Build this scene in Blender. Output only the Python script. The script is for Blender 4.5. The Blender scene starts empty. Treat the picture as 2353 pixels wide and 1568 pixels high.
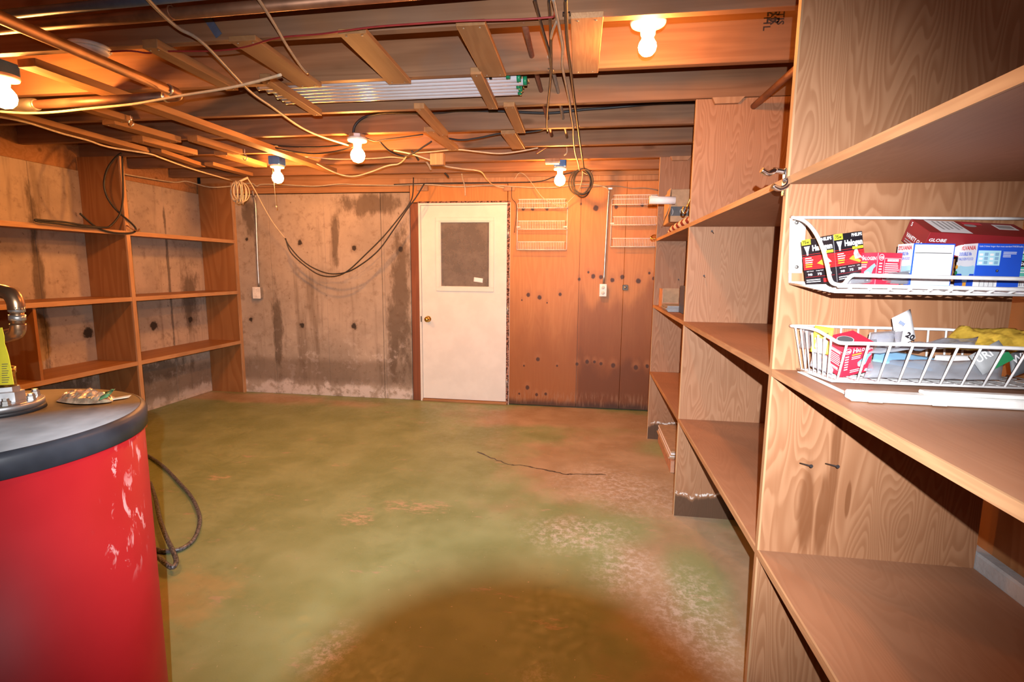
import bpy, bmesh, math, random
from mathutils import Vector, Matrix, noise as mnoise
random.seed(7)
sc = bpy.context.scene
COL = sc.collection

# ---------------------------------------------------------------- camera
CAM = Vector((0.0, 0.0, 1.41667))
F_PX = 1179.86
YAW, PITCH, ROLL = 0.146461, 0.138335, 0.009986
_f = Vector((-math.sin(YAW)*math.cos(PITCH), math.cos(YAW)*math.cos(PITCH), -math.sin(PITCH)))
_r = Vector((math.cos(YAW), math.sin(YAW), 0.0))
_u = _r.cross(_f)
CR = math.cos(ROLL)*_r + math.sin(ROLL)*_u
CU = -math.sin(ROLL)*_r + math.cos(ROLL)*_u
CF = _f
cam_d = bpy.data.cameras.new('camera'); cam = bpy.data.objects.new('camera', cam_d); COL.objects.link(cam)
CAMROT = Matrix((CR, CU, -CF)).transposed()
cam.matrix_world = Matrix.Translation(CAM) @ CAMROT.to_4x4()
cam_d.sensor_width = 36.0; cam_d.lens = F_PX/2353*36.0; cam_d.clip_start = 0.01; cam_d.clip_end = 100
sc.camera = cam

# ---------------------------------------------------------------- world, flash, exposure
w = bpy.data.worlds.new('world'); sc.world = w; w.use_nodes = True
w.node_tree.nodes['Background'].inputs[0].default_value = (0.05, 0.045, 0.04, 1)
w.node_tree.nodes['Background'].inputs[1].default_value = 0.12
FLASH_W = 740.0
BULB_E = 800.0
BULB_COL = (1.0, 0.37, 0.085)
fl = bpy.data.lights.new('flash_light', 'SPOT'); fl.energy = FLASH_W; fl.color = (0.95, 0.97, 1.0)
fl.spot_size = math.radians(95); fl.spot_blend = 1.0; fl.shadow_soft_size = 0.0045
flo = bpy.data.objects.new('flash_light', fl); COL.objects.link(flo)
flo.matrix_world = Matrix.Translation(CAM - CF*0.090 + CU*0.0775) @ CAMROT.to_4x4() @ Matrix.Rotation(math.radians(-3.5), 4, 'X') @ Matrix.Diagonal((1.08, 0.90, 1, 1))
sp = bpy.data.lights.new('flash_spill', 'SPOT'); sp.energy = 32.0; sp.color = (0.95, 0.97, 1.0)
sp.spot_size = math.radians(150); sp.spot_blend = 1.0; sp.shadow_soft_size = 0.0045
spo = bpy.data.objects.new('flash_spill', sp); COL.objects.link(spo); spo.matrix_world = Matrix.Translation(flo.matrix_world.translation) @ CAMROT.to_4x4()
vs = sc.view_settings
sc.display_settings.display_device = 'sRGB'
vs.view_transform = 'Standard'; vs.look = 'None'; vs.gamma = 1.0; vs.use_curve_mapping = False
vs.exposure = -0.28
sc.cycles.max_bounces = 8; sc.cycles.diffuse_bounces = 4; sc.cycles.glossy_bounces = 3
sc.cycles.transparent_max_bounces = 12; sc.cycles.sample_clamp_indirect = 6.0
sc.cycles.use_light_tree = True

# ---------------------------------------------------------------- measured room
D = 5.236; XL = -4.25; XF = -3.8526; XRF = 0.5337; XRB = 1.15; ZC = 2.3114
J0, JP = 1.99465, 0.47268
DIV = (1.5459, 2.9465, 4.3434); S1, S2, S3 = 1.6743, 1.1400, 0.5833
YL = 3.86; L1, L2, L3 = 1.7041, 1.1521, 0.5967

def A(x, y, X=None, Y=None, Z=None):
    "the point on a known plane that the photograph shows at pixel (x, y)"
    d = CF + CR*((x-1176.5)/F_PX) - CU*((y-784.0)/F_PX)
    if X is not None: t = (X-CAM.x)/d.x
    elif Y is not None: t = (Y-CAM.y)/d.y
    else: t = (Z-CAM.z)/d.z
    return CAM + d*t

# ---------------------------------------------------------------- node helpers
class NT:
    def __init__(s, name):
        s.m = bpy.data.materials.new(name); s.m.use_nodes = True
        s.t = s.m.node_tree; s.t.nodes.clear()
        s.out = s.t.nodes.new('ShaderNodeOutputMaterial')
    def n(s, typ, props=None, **inp):
        nd = s.t.nodes.new('ShaderNode'+typ)
        for k, v in (props or {}).items(): setattr(nd, k, v)
        for k, v in inp.items():
            key = int(k[1:]) if k[0] == 'i' and k[1:].isdigit() else k.replace('_', ' ')
            s.set(nd.inputs[key], v)
        return nd
    def set(s, sock, v):
        if hasattr(v, 'is_output') or hasattr(v, 'links') and not isinstance(v, (tuple, list)):
            s.t.links.new(v, sock)
        else:
            if isinstance(v, (tuple, list)) and sock.type == 'RGBA' and len(v) == 3: v = (*v, 1)
            sock.default_value = v
    def math(s, op, a, b=0.0, c=0.0, clamp=False):
        return s.n('Math', dict(operation=op, use_clamp=clamp), i0=a, i1=b, i2=c).outputs[0]
    def vmath(s, op, a, b=(0,0,0)):
        nd = s.n('VectorMath', dict(operation=op), i0=a, i1=b)
        return nd.outputs['Value'] if op in ('LENGTH', 'DISTANCE', 'DOT_PRODUCT') else nd.outputs[0]
    def scale(s, v, k): return s.vmath('MULTIPLY', v, k)
    def noise(s, v, scale=1.0, detail=3.0, rough=0.55, dist=0.0):
        return s.n('TexNoise', None, Vector=v, Scale=scale, Detail=detail, Roughness=rough, Distortion=dist).outputs[0]
    def maprange(s, v, a, b, c=0.0, d=1.0, smooth=True):
        nd = s.n('MapRange', dict(interpolation_type='SMOOTHSTEP' if smooth else 'LINEAR'))
        s.set(nd.inputs[0], v)
        for i, q in enumerate((a, b, c, d)): s.set(nd.inputs[1+i], q)
        return nd.outputs[0]
    def mix(s, f, a, b, mode='MIX'):
        nd = s.n('Mix', dict(data_type='RGBA', blend_type=mode))
        s.set(nd.inputs[0], f); s.set(nd.inputs[6], a); s.set(nd.inputs[7], b)
        return nd.outputs[2]
    def pos(s): return s.n('NewGeometry').outputs['Position']
    def sep(s, v):
        o = s.n('SeparateXYZ', None, i0=v).outputs; return o[0], o[1], o[2]
    def rnd(s): return s.n('ObjectInfo').outputs['Random']
    def comb(s, x, y, z): return s.n('CombineXYZ', None, i0=x, i1=y, i2=z).outputs[0]
    def bump(s, h, strength=0.3, dist=0.005):
        return s.n('Bump', None, Height=h, Strength=strength, Distance=dist).outputs[0]
    def bsdf(s, col, rough=0.6, metal=0.0, normal=None, spec=0.4, **kw):
        b = s.n('BsdfPrincipled')
        s.set(b.inputs['Base Color'], col); s.set(b.inputs['Roughness'], rough); s.set(b.inputs['Metallic'], metal)
        s.set(b.inputs['Specular IOR Level'], spec)
        if normal is not None: s.set(b.inputs['Normal'], normal)
        for k, v in kw.items(): s.set(b.inputs[k.replace('_', ' ')], v)
        s.t.links.new(b.outputs[0], s.out.inputs[0]); return b
    def blobs(s, p, lst, soft=0.5, wob=None):
        "max over soft ellipsoids (cx,cy,cz,rx,ry,rz)"
        acc = None
        for (cx, cy, cz, rx, ry, rz) in lst:
            q = s.vmath('SUBTRACT', p, (cx, cy, cz)); q = s.vmath('MULTIPLY', q, (1/rx, 1/ry, 1/rz))
            d = s.vmath('LENGTH', q)
            if wob is not None: d = s.math('ADD', d, wob)
            f = s.maprange(d, 1.0, 1.0-soft)
            acc = f if acc is None else s.math('MAXIMUM', acc, f)
        return acc

def plain(name, col, rough=0.5, metal=0.0, spec=0.4, vary=0.12, nscale=25.0, bump=0.0, **kw):
    t = NT(name); p = t.pos()
    n = t.noise(p, nscale, 3)
    c = t.mix(t.maprange(n, 0.3, 0.7), tuple(v*(1-vary) for v in col), tuple(min(1, v*(1+vary)) for v in col))
    nm = t.bump(t.noise(p, nscale*4, 2), bump, 0.002) if bump else None
    t.bsdf(c, rough, metal, nm, spec, **kw); return t.m

def lumber(name, c1, c2, axis='X', dark=(0.13, 0.055, 0.02), rough=0.6, knots=True, freq=1.0, grey=0.0):
    "sawn softwood: long grain along the axis, knots"
    t = NT(name); p = t.pos(); r = t.rnd()
    off = t.scale(t.comb(r, r, r), (7.3, 3.1, 5.7)); p2 = t.vmath('ADD', p, off)
    k = {'X': (0.55, 9, 9), 'Y': (9, 0.55, 9), 'Z': (9, 9, 0.55)}[axis]
    n1 = t.noise(t.scale(p2, tuple(v*freq for v in k)), 1.0, 2.5, 0.5, 0.25)
    ring = t.math('SINE', t.math('MULTIPLY', n1, 46.0)); ring = t.maprange(ring, -1.0, 1.0)
    kf = {'X': (2.5, 120, 120), 'Y': (120, 2.5, 120), 'Z': (120, 120, 2.5)}[axis]
    fine = t.noise(t.scale(p2, kf), 1.0, 2, 0.6)
    big = t.noise(t.scale(p2, (1.6, 1.6, 1.6)), 1.0, 3)
    f = t.math('ADD', t.math('MULTIPLY', ring, 0.45), t.math('MULTIPLY', fine, 0.55))
    c = t.mix(f, c2, c1)
    c = t.mix(t.maprange(big, 0.42, 0.72, 0, 0.45), c, tuple(v*0.55 for v in c2))
    if grey: c = t.mix(t.maprange(t.noise(p2, 2.2, 4), 0.42, 0.66, 0, grey), c, (0.16, 0.115, 0.09))
    if knots:
        ks = {'X': (2.2, 6, 6), 'Y': (6, 2.2, 6), 'Z': (6, 6, 2.2)}[axis]
        v = t.n('TexVoronoi', None, Vector=t.scale(p2, ks), Scale=1.0).outputs['Distance']
        c = t.mix(t.maprange(v, 0.16, 0.05, 0, 0.75), c, dark)
    t.bsdf(c, rough, 0, t.bump(fine, 0.12, 0.001), 0.3); return t.m

def plyface(name, c1, c2, axis='Z', freq=1.0, rough=0.55, lines=10.0, amt=0.72, mott=0.35, stain=None, water=None, stain_col=(0.16,0.055,0.018)):
    "rotary-cut fir face: wandering cathedral lines"
    t = NT(name); p = t.pos(); r = t.rnd()
    p2 = t.vmath('ADD', p, t.scale(t.comb(r, r, r), (5.1, 8.3, 3.7)))
    k = {'X': (0.9, 6, 6), 'Y': (6, 0.9, 6), 'Z': (6, 6, 0.9)}[axis]
    n1 = t.noise(t.scale(p2, tuple(v*freq for v in k)), 1.0, 1.5, 0.45, 0.35)
    w_ = t.math('FRACT', t.math('MULTIPLY', n1, lines*2.2))
    band = t.maprange(w_, 0.05, 0.75, 0.0, 1.0); edge = t.maprange(w_, 0.86, 1.0, 1.0, 0.0)
    band = t.math('MULTIPLY', band, edge)
    kf = {'X': (3, 150, 150), 'Y': (150, 3, 150), 'Z': (150, 150, 3)}[axis]
    fine = t.noise(t.scale(p2, kf), 1.0, 2, 0.6)
    big = t.noise(p2, 1.7, 3)
    c = t.mix(t.math('ADD', t.math('MULTIPLY', band, amt), t.math('MULTIPLY', fine, 0.3)), c1, c2)
    c = t.mix(t.maprange(big, 0.38, 0.72, 0, mott), c, tuple(v*0.6 for v in c2))
    if stain:
        wob = t.math('MULTIPLY', t.math('SUBTRACT', t.noise(t.scale(p, (14, 14, 3)), 1.0, 3), 0.5), 1.1)
        c = t.mix(t.math('MULTIPLY', t.blobs(p, stain, 0.35, wob), 0.8), c, stain_col)
    if water:      # rotten foot of the panel with a white salt rim
        x, y, z = t.sep(p)
        h = t.math('ADD', t.math('MULTIPLY', t.noise(t.scale(p, (9, 9, 2)), 1.0, 3), 0.16), water)
        dz = t.math('SUBTRACT', z, h)
        c = t.mix(t.maprange(dz, 0.0, -0.03, 0, 0.85), c, (0.055, 0.03, 0.018))
        c = t.mix(t.math('MULTIPLY', t.maprange(t.math('ABSOLUTE', dz), 0.012, 0.002), t.maprange(t.noise(p, 60, 2), 0.42, 0.55)), c, (0.75, 0.7, 0.66))
    t.bsdf(c, rough, 0, t.bump(fine, 0.08, 0.001), 0.35); return t.m

def concrete(name, base, dark, salt_z=None, damp=None, holes=None, streak=1.0, pale=(0.62, 0.55, 0.5), salt=1.0, holecol=(0.05,0.038,0.03)):
    t = NT(name); p = t.pos(); x, y, z = t.sep(p)
    n = t.noise(p, 2.2, 5, 0.6); n2 = t.noise(p, 14, 4, 0.65); n3 = t.noise(p, 90, 2)
    c = t.mix(t.maprange(n, 0.32, 0.68), tuple(v*0.86 for v in base), tuple(v*1.16 for v in base))
    c = t.mix(t.maprange(n2, 0.5, 0.78, 0, 0.55), c, dark)
    st = t.noise(t.scale(p, (7, 7, 0.7)), 1.0, 4, 0.6)
    c = t.mix(t.maprange(st, 0.55, 0.74, 0, 0.6*streak), c, tuple(v*0.8 for v in dark))
    pit = t.noise(t.scale(p, (30, 30, 22)), 1.0, 3, 0.6)
    c = t.mix(t.maprange(pit, 0.66, 0.74, 0, 0.7), c, dark)
    if damp:
        wob = t.math('MULTIPLY', t.math('SUBTRACT', t.noise(t.scale(p, (9, 9, 3.5)), 1.0, 6, 0.7), 0.5), 2.6)
        c = t.mix(t.math('MULTIPLY', t.blobs(p, damp, 0.6, wob), 0.75), c, tuple(v*0.55 for v in dark))
    if salt_z is not None:
        sn = t.noise(p, 10, 5, 0.7)
        # grey damp band low on the wall, white salt above and below it
        m = t.maprange(z, salt_z+0.95, salt_z+0.25, 0, 1)
        c = t.mix(t.math('MULTIPLY', m, t.maprange(sn, 0.54, 0.66, 0, 0.55*salt)), c, pale)
        band = t.math('MULTIPLY', t.maprange(z, salt_z+0.46, salt_z+0.36), t.maprange(z, salt_z+0.10, salt_z+0.2))
        c = t.mix(t.math('MULTIPLY', band, 0.55), c, tuple(v*0.75 for v in dark))
        low = t.math('ADD', t.math('MULTIPLY', t.noise(t.scale(p, (5, 5, 1)), 1.0, 4), 0.3), salt_z-0.02)
        m2 = t.maprange(t.math('SUBTRACT', z, low), 0.02, -0.03)
        c = t.mix(t.math('MULTIPLY', m2, t.maprange(sn, 0.40, 0.56, 0, 0.95*salt)), c, pale)
    if holes:
        wob = t.math('MULTIPLY', t.math('SUBTRACT', t.noise(p, 30, 3), 0.5), 1.2)
        c = t.mix(t.math('MULTIPLY', t.blobs(p, [(a, b, d, e*1.9, f*1.9, g*1.9) for a, b, d, e, f, g in holes], 0.8, wob), 0.5), c, dark)
        c = t.mix(t.blobs(p, holes, 0.4, wob), c, holecol)
    h = t.math('ADD', n2, t.math('MULTIPLY', n3, 0.5))
    t.bsdf(c, 0.85, 0, t.bump(h, 0.35, 0.006), 0.25); return t.m

# ---------------------------------------------------------------- mesh builder
_txt = {}
def text_mesh(s, bold=0.0):
    k = (s, bold)
    if k not in _txt:
        cu = bpy.data.curves.new('t', 'FONT'); cu.body = s; cu.size = 1.0; cu.offset = bold; cu.resolution_u = 2
        o = bpy.data.objects.new('t', cu); me = bpy.data.meshes.new_from_object(o)
        v = [tuple(q.co) for q in me.vertices]; f = [tuple(q.vertices) for q in me.polygons]
        wd = (max([q[0] for q in v]) if v else 1.0)
        _txt[k] = (v, f, wd)
        bpy.data.objects.remove(o); bpy.data.curves.remove(cu); bpy.data.meshes.remove(me)
    return _txt[k]

def spline(pts, n=6):
    pts = [Vector(p) for p in pts]
    if len(pts) < 3 or n < 2: return pts
    out = []
    for i in range(len(pts)-1):
        p0 = pts[max(i-1, 0)]; p1 = pts[i]; p2 = pts[i+1]; p3 = pts[min(i+2, len(pts)-1)]
        for j in range(n):
            t = j/n
            out.append(0.5*((2*p1)+(p2-p0)*t+(2*p0-5*p1+4*p2-p3)*t*t+(-p0+3*p1-3*p2+p3)*t**3))
    out.append(pts[-1]); return out

class MB:
    def __init__(s): s.v = []; s.f = []; s.mi = []; s.sm = []
    def add(s, v, f, mi=0, smooth=False):
        b = len(s.v); s.v += [Vector(q) for q in v]
        for q in f: s.f.append(tuple(i+b for i in q)); s.mi.append(mi); s.sm.append(smooth)
        return s
    def box(s, lo, hi, mi=0, M=None):
        x0, y0, z0 = lo; x1, y1, z1 = hi
        v = [Vector(q) for q in ((x0,y0,z0),(x1,y0,z0),(x1,y1,z0),(x0,y1,z0),(x0,y0,z1),(x1,y0,z1),(x1,y1,z1),(x0,y1,z1))]
        if M is not None: v = [M @ q for q in v]
        return s.add(v, [(0,3,2,1),(4,5,6,7),(0,1,5,4),(1,2,6,5),(2,3,7,6),(3,0,4,7)], mi)
    def prism(s, poly, axis, a, b, mi=0):
        "extrude a 2-D outline along an axis (x: (y,z), y: (x,z), z: (x,y))"
        def P(q, h): return {'x': (h, q[0], q[1]), 'y': (q[0], h, q[1]), 'z': (q[0], q[1], h)}[axis]
        n = len(poly); v = [P(q, a) for q in poly]+[P(q, b) for q in poly]
        f = [tuple(range(n)), tuple(range(2*n-1, n-1, -1))]+[(i, (i+1) % n+n if False else (i+1) % n, (i+1) % n+n, i+n) for i in range(n)]
        return s.add(v, f, mi)
    def beam(s, p, q, w_, h, up=(0, 0, 1), mi=0):
        "bar from p to q whose TOP/centre line is p-q, width w_ across, h along up (centred)"
        p = Vector(p); q = Vector(q); d = (q-p).normalized(); up = Vector(up)
        sd = d.cross(up).normalized(); u = sd.cross(d)
        v = []
        for e in (p, q):
            for a, b in ((-1,-1),(1,-1),(1,1),(-1,1)): v.append(e+sd*a*w_/2+u*b*h/2)
        return s.add(v, [(0,1,2,3),(7,6,5,4),(0,4,5,1),(1,5,6,2),(2,6,7,3),(3,7,4,0)], mi)
    def tube(s, pts, r, n=8, mi=0, closed=False, caps=True, rad=None):
        pts = [Vector(p) for p in pts]
        N = len(pts); v = []; prev = None
        for i, p in enumerate(pts):
            if closed: d = pts[(i+1) % N]-pts[i-1]
            else: d = pts[min(i+1, N-1)]-pts[max(i-1, 0)]
            if d.length < 1e-9: d = Vector((0, 0, 1))
            d.normalize()
            if prev is None:
                a = Vector((0, 0, 1)) if abs(d.z) < 0.9 else Vector((1, 0, 0))
                x = d.cross(a).normalized()
            else:
                x = (prev-d*prev.dot(d))
                x = x.normalized() if x.length > 1e-6 else d.orthogonal().normalized()
            prev = x; y = d.cross(x); rr = rad[i] if rad else r
            for k in range(n):
                t = 2*math.pi*k/n; v.append(p+(x*math.cos(t)+y*math.sin(t))*rr)
        f = []
        for i in range(N if closed else N-1):
            j = (i+1) % N
            for k in range(n):
                l = (k+1) % n; f.append((i*n+k, i*n+l, j*n+l, j*n+k))
        s.add(v, f, mi, n > 5)
        if caps and not closed:
            b = len(s.v)-N*n
            s.f.append(tuple(b+k for k in range(n))[::-1]); s.mi.append(mi); s.sm.append(False)
            s.f.append(tuple(b+(N-1)*n+k for k in range(n))); s.mi.append(mi); s.sm.append(False)
        return s
    def lathe(s, prof, M=None, n=24, mi=0, smooth=True, caps=True):
        "profile of (radius, height) turned about local z"
        v = []; f = []
        for (r, z) in prof:
            for k in range(n):
                t = 2*math.pi*k/n; v.append(Vector((r*math.cos(t), r*math.sin(t), z)))
        for i in range(len(prof)-1):
            for k in range(n):
                l = (k+1) % n; f.append((i*n+k, i*n+l, (i+1)*n+l, (i+1)*n+k))
        if caps and prof[0][0] > 1e-6: f.append(tuple(range(n))[::-1])
        if caps and prof[-1][0] > 1e-6: f.append(tuple((len(prof)-1)*n+k for k in range(n)))
        if M is not None: v = [M @ q for q in v]
        return s.add(v, f, mi, smooth)
    def quad(s, o, ex, ey, mi=0): return s.add([o, o+ex, o+ex+ey, o+ey], [(0, 1, 2, 3)], mi)
    def text(s, string, M, size, mi=0, bold=0.0, width=None):
        v, f, wd = text_mesh(string, bold)
        kx = size if width is None else width/max(wd, 1e-6)
        return s.add([M @ Vector((q[0]*kx, q[1]*size, 0)) for q in v], f, mi)
    def sheet(s, o, ex, ey, nx=10, ny=8, amp=0.01, freq=20, thick=0.0015, mi=0, seed=0.0, up=None):
        "crumpled two-sided sheet"
        o = Vector(o); ex = Vector(ex); ey = Vector(ey); up = Vector(up) if up else ex.cross(ey).normalized()
        v = []
        for side in (0, 1):
            for j in range(ny+1):
                for i in range(nx+1):
                    p = o+ex*(i/nx)+ey*(j/ny)
                    h = mnoise.noise(p*freq+Vector((seed, seed*1.7, 0)))*amp+mnoise.noise(p*freq*2.7+Vector((seed, 0, seed)))*amp*0.45
                    ins = 1.0 if 0 < i < nx and 0 < j < ny else 0.4
                    v.append(p+up*(h*ins+thick*(side-0.5)*(ins*2-0.6)))
        n = (nx+1)*(ny+1); f = []
        for j in range(ny):
            for i in range(nx):
                a = j*(nx+1)+i; q = (a, a+1, a+nx+2, a+nx+1)
                f.append(tuple(k+n for k in q)); f.append(q[::-1])
        rim = [i for i in range(nx+1)]+[j*(nx+1)+nx for j in range(1, ny+1)]+[ny*(nx+1)+i for i in range(nx-1, -1, -1)]+[j*(nx+1) for j in range(ny-1, 0, -1)]
        for a, b in zip(rim, rim[1:]+rim[:1]): f.append((a, b, b+n, a+n))
        return s.add(v, f, mi, True)

def obj(name, mb, mats, parent=None, bevel=0.0, seg=1):
    me = bpy.data.meshes.new(name)
    off = parent_world(parent) if parent is not None else Vector()
    me.from_pydata([tuple(q-off) for q in mb.v], [], mb.f)
    if not isinstance(mats, (list, tuple)): mats = [mats]
    for m in mats: me.materials.append(m)
    me.polygons.foreach_set('material_index', mb.mi); me.polygons.foreach_set('use_smooth', mb.sm)
    if bevel:
        bm = bmesh.new(); bm.from_mesh(me)
        ed = [e for e in bm.edges if len(e.link_faces) == 2 and e.calc_face_angle(0) > 0.6]
        bmesh.ops.bevel(bm, geom=ed, offset=bevel, segments=seg, profile=0.5, affect='EDGES', clamp_overlap=True)
        bm.to_mesh(me); bm.free()
    me.update()
    o = bpy.data.objects.new(name, me); COL.objects.link(o)
    if parent is not None: o.parent = parent
    return o
def parent_world(p):
    v = Vector()
    while p is not None: v += p.location; p = p.parent
    return v
def tag(o, label, cat, group=None):
    o['label'] = label; o['category'] = cat
    if group: o['group'] = group
    return o
def thing(name, label, cat, loc, group=None):
    o = bpy.data.objects.new(name, None); COL.objects.link(o); o.location = Vector(loc); o.empty_display_size = 0.05
    return tag(o, label, cat, group)
def struct(name, loc=(0, 0, 0)):
    o = bpy.data.objects.new(name, None); COL.objects.link(o); o.location = Vector(loc); o['kind'] = 'structure'; return o
def B(*lohi): return MB().box(*lohi)
def rotM(p, zdir, xdir=None):
    z = Vector(zdir).normalized(); x = Vector(xdir) if xdir is not None else z.orthogonal()
    x = (x-z*x.dot(z)).normalized(); y = z.cross(x)
    M = Matrix((x, y, z)).transposed().to_4x4(); M.translation = Vector(p); return M

# ---------------------------------------------------------------- materials
M = {}
M['joist'] = lumber('fir_joist', (0.30, 0.155, 0.08), (0.20, 0.092, 0.043), 'X', grey=0.35)
M['batten'] = lumber('pine_batten', (0.36, 0.195, 0.085), (0.27, 0.13, 0.052), 'Y', knots=False)
M['blockw'] = lumber('rough_block', (0.46, 0.27, 0.15), (0.33, 0.17, 0.085), 'Z', knots=False)
M['deck'] = lumber('subfloor_boards', (0.30, 0.14, 0.07), (0.22, 0.10, 0.05), 'X', knots=False)
M['plate'] = lumber('sill_timber', (0.46, 0.24, 0.11), (0.34, 0.16, 0.065), 'X')
M['post'] = lumber('dark_post', (0.24, 0.085, 0.04), (0.17, 0.055, 0.025), 'Z', knots=False)
M['ply_edge'] = lumber('ply_edge', (0.55, 0.33, 0.17), (0.42, 0.22, 0.11), 'Y', knots=False, freq=3)
M['ply_edge_z'] = lumber('ply_edge_upright', (0.55, 0.33, 0.17), (0.42, 0.22, 0.11), 'Z', knots=False, freq=3)
M['ply_up'] = plyface('fir_ply_upright', (0.385, 0.19, 0.096), (0.285, 0.123, 0.055), 'Z', 1.6, lines=12, water=None,
    stain=[(0.72, 1.54, 0.86, 0.018, 0.1, 0.20), (0.655, 1.54, 0.72, 0.03, 0.1, 0.2), (0.70, 1.54, 0.72, 0.025, 0.1, 0.16), (0.765, 1.54, 0.76, 0.008, 0.1, 0.06)])
M['ply_foot'] = plyface('fir_ply_wet_foot', (0.40, 0.205, 0.11), (0.31, 0.142, 0.068), 'Z', 1.6, lines=12, water=0.06)
M['ply_flat'] = plyface('fir_ply_shelf', (0.40, 0.20, 0.11), (0.33, 0.15, 0.076), 'Y', 1.3, mott=0.55, lines=12, amt=0.35)
M['left_up'] = plyface('varnished_ply_upright', (0.35, 0.158, 0.056), (0.28, 0.115, 0.037), 'Z', 0.7, rough=0.45, lines=5, mott=0.25)
M['left_flat'] = plyface('varnished_ply_shelf', (0.40, 0.185, 0.068), (0.32, 0.138, 0.046), 'Y', 0.7, rough=0.45, lines=5, mott=0.2)
# back wall plywood: knots where the photo has them
def kn(x, y, r): 
    p = A(x, y, Y=D-0.012); return (p.x, p.y, p.z, r, 0.2, r*1.15)
KN = [kn(*q) for q in ((1214,678,.024),(1240,684,.026),(1287,677,.02),(1257,696,.01),(1199,690,.01),(1236,826,.024),(1204,841,.012),(1280,841,.013),
    (1212,891,.026),(1193,905,.013),(1233,907,.02),(1254,906,.018),(1369,479,.032),(1335,469,.014),(1352,626,.014),(1331,642,.018),(1363,635,.026),(1381,637,.024),
    (1407,644,.025),(1430,637,.025),(1467,646,.03),(1492,628,.015),(1502,640,.02),(1326,837,.02),(1349,832,.024),(1366,832,.018),(1381,836,.02),(1409,840,.028),(1461,845,.028),(1487,842,.022),
    (1202,480,.022),(1224,480,.022),(1257,480,.02),(1416,476,.022),(1476,471,.02))]
def ply_wall():
    t = NT('knotty_ply_wall'); p = t.pos(); x, y, z = t.sep(p)
    n1 = t.noise(t.scale(p, (7, 7, 0.8)), 1.0, 2, 0.5, 0.4)
    w_ = t.maprange(t.math('SINE', t.math('MULTIPLY', n1, 60)), -1, 1)
    fine = t.noise(t.scale(p, (140, 140, 3)), 1.0, 2)
    c = t.mix(t.math('ADD', t.math('MULTIPLY', w_, 0.25), t.math('MULTIPLY', fine, 0.5)), (0.54, 0.24, 0.075), (0.42, 0.16, 0.042))
    # damp-browned lower boards
    wob = t.math('MULTIPLY', t.math('SUBTRACT', t.noise(t.scale(p, (5, 5, 1.2)), 1.0, 4), 0.5), 0.9)
    zz = t.math('ADD', z, wob)
    c = t.mix(t.maprange(zz, 1.35, 0.45, 0, 0.8), c, (0.25, 0.075, 0.016))
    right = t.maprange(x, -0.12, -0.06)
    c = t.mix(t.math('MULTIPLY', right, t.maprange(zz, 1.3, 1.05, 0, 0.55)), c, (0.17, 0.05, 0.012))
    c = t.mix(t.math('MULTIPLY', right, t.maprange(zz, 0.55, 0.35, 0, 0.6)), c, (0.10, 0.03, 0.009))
    c = t.mix(t.maprange(t.math('ADD', z, t.math('MULTIPLY', wob, 0.12)), 0.10, 0.03, 0, 0.85), c, (0.045, 0.02, 0.012))
    pale = t.math('MULTIPLY', t.maprange(t.math('ADD', z, t.math('MULTIPLY', wob, 0.35)), 0.0, 0.1), t.maprange(z, 0.2, 0.11))
    c = t.mix(t.math('MULTIPLY', pale, t.maprange(t.noise(t.scale(p, (50, 50, 8)), 1.0, 3), 0.45, 0.62, 0, 0.35)), c, (0.34, 0.19, 0.11))
    kw = t.math('MULTIPLY', t.math('SUBTRACT', t.noise(p, 40, 2), 0.5), 0.5)
    halo = t.blobs(p, [(a, b, d+0.02, e*2.3, f, g*2.6) for a, b, d, e, f, g in KN], 0.9, kw)
    c = t.mix(t.math('MULTIPLY', halo, 0.55), c, (0.36, 0.14, 0.05))
    c = t.mix(t.blobs(p, KN, 0.45, kw), c, (0.075, 0.026, 0.011))
    t.bsdf(c, 0.5, 0, t.bump(fine, 0.08, 0.001), 0.35); return t.m
M['ply_wall'] = ply_wall()
HB = [(p.x, p.y, p.z, r, 0.2, r*1.1) for p, r in ((A(x, y, Y=D-0.01), r) for x, y, r in ((575,735,.028),(693,748,.034),(813,750,.036),(688,558,.03),(566,550,.02),(813,570,.03),(920,573,.03)))]
def dm(x0, y0, x1, y1):
    a = A(x0, y0, Y=D); b = A(x1, y1, Y=D); return ((a.x+b.x)/2, D, (a.z+b.z)/2, abs(b.x-a.x)/2, 0.5, abs(b.z-a.z)/2)
M['con_back'] = concrete('stained_concrete_back', (0.385, 0.315, 0.25), (0.17, 0.115, 0.075), salt_z=0.0, holes=HB,
    damp=[dm(885, 440, 955, 930), dm(756, 455, 785, 640), dm(750, 440, 950, 500), dm(545, 430, 600, 560), dm(615, 640, 660, 900), dm(880, 640, 930, 905)])
HL = [(p.x, p.y, p.z, 0.2, r, r*1.1) for p, r in ((A(x, y, X=XL), r) for x, y, r in ((354,748,.05),(438,735,.04),(203,765,.05),(25,790,.05)))]
M['con_left'] = concrete('stained_concrete_left', (0.44, 0.365, 0.30), (0.18, 0.13, 0.095), salt_z=-0.05, holes=HL,
    damp=[(XL, 3.45, 1.3, .5, .05, .8), (XL, 4.98, 1.1, .5, .16, .45), (XL, 4.72, 1.2, .5, .02, 1.2), (XL, 3.45, 0.4, 0.5, 0.4, 0.18), (XL, 4.5, 0.38, .5, .5, .14)])
M['con_right'] = concrete('grey_concrete_right', (0.42, 0.42, 0.42), (0.25, 0.25, 0.25))
M['con_out'] = concrete('areaway_concrete', (0.55, 0.46, 0.40), (0.30, 0.25, 0.21), streak=0.7)

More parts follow.
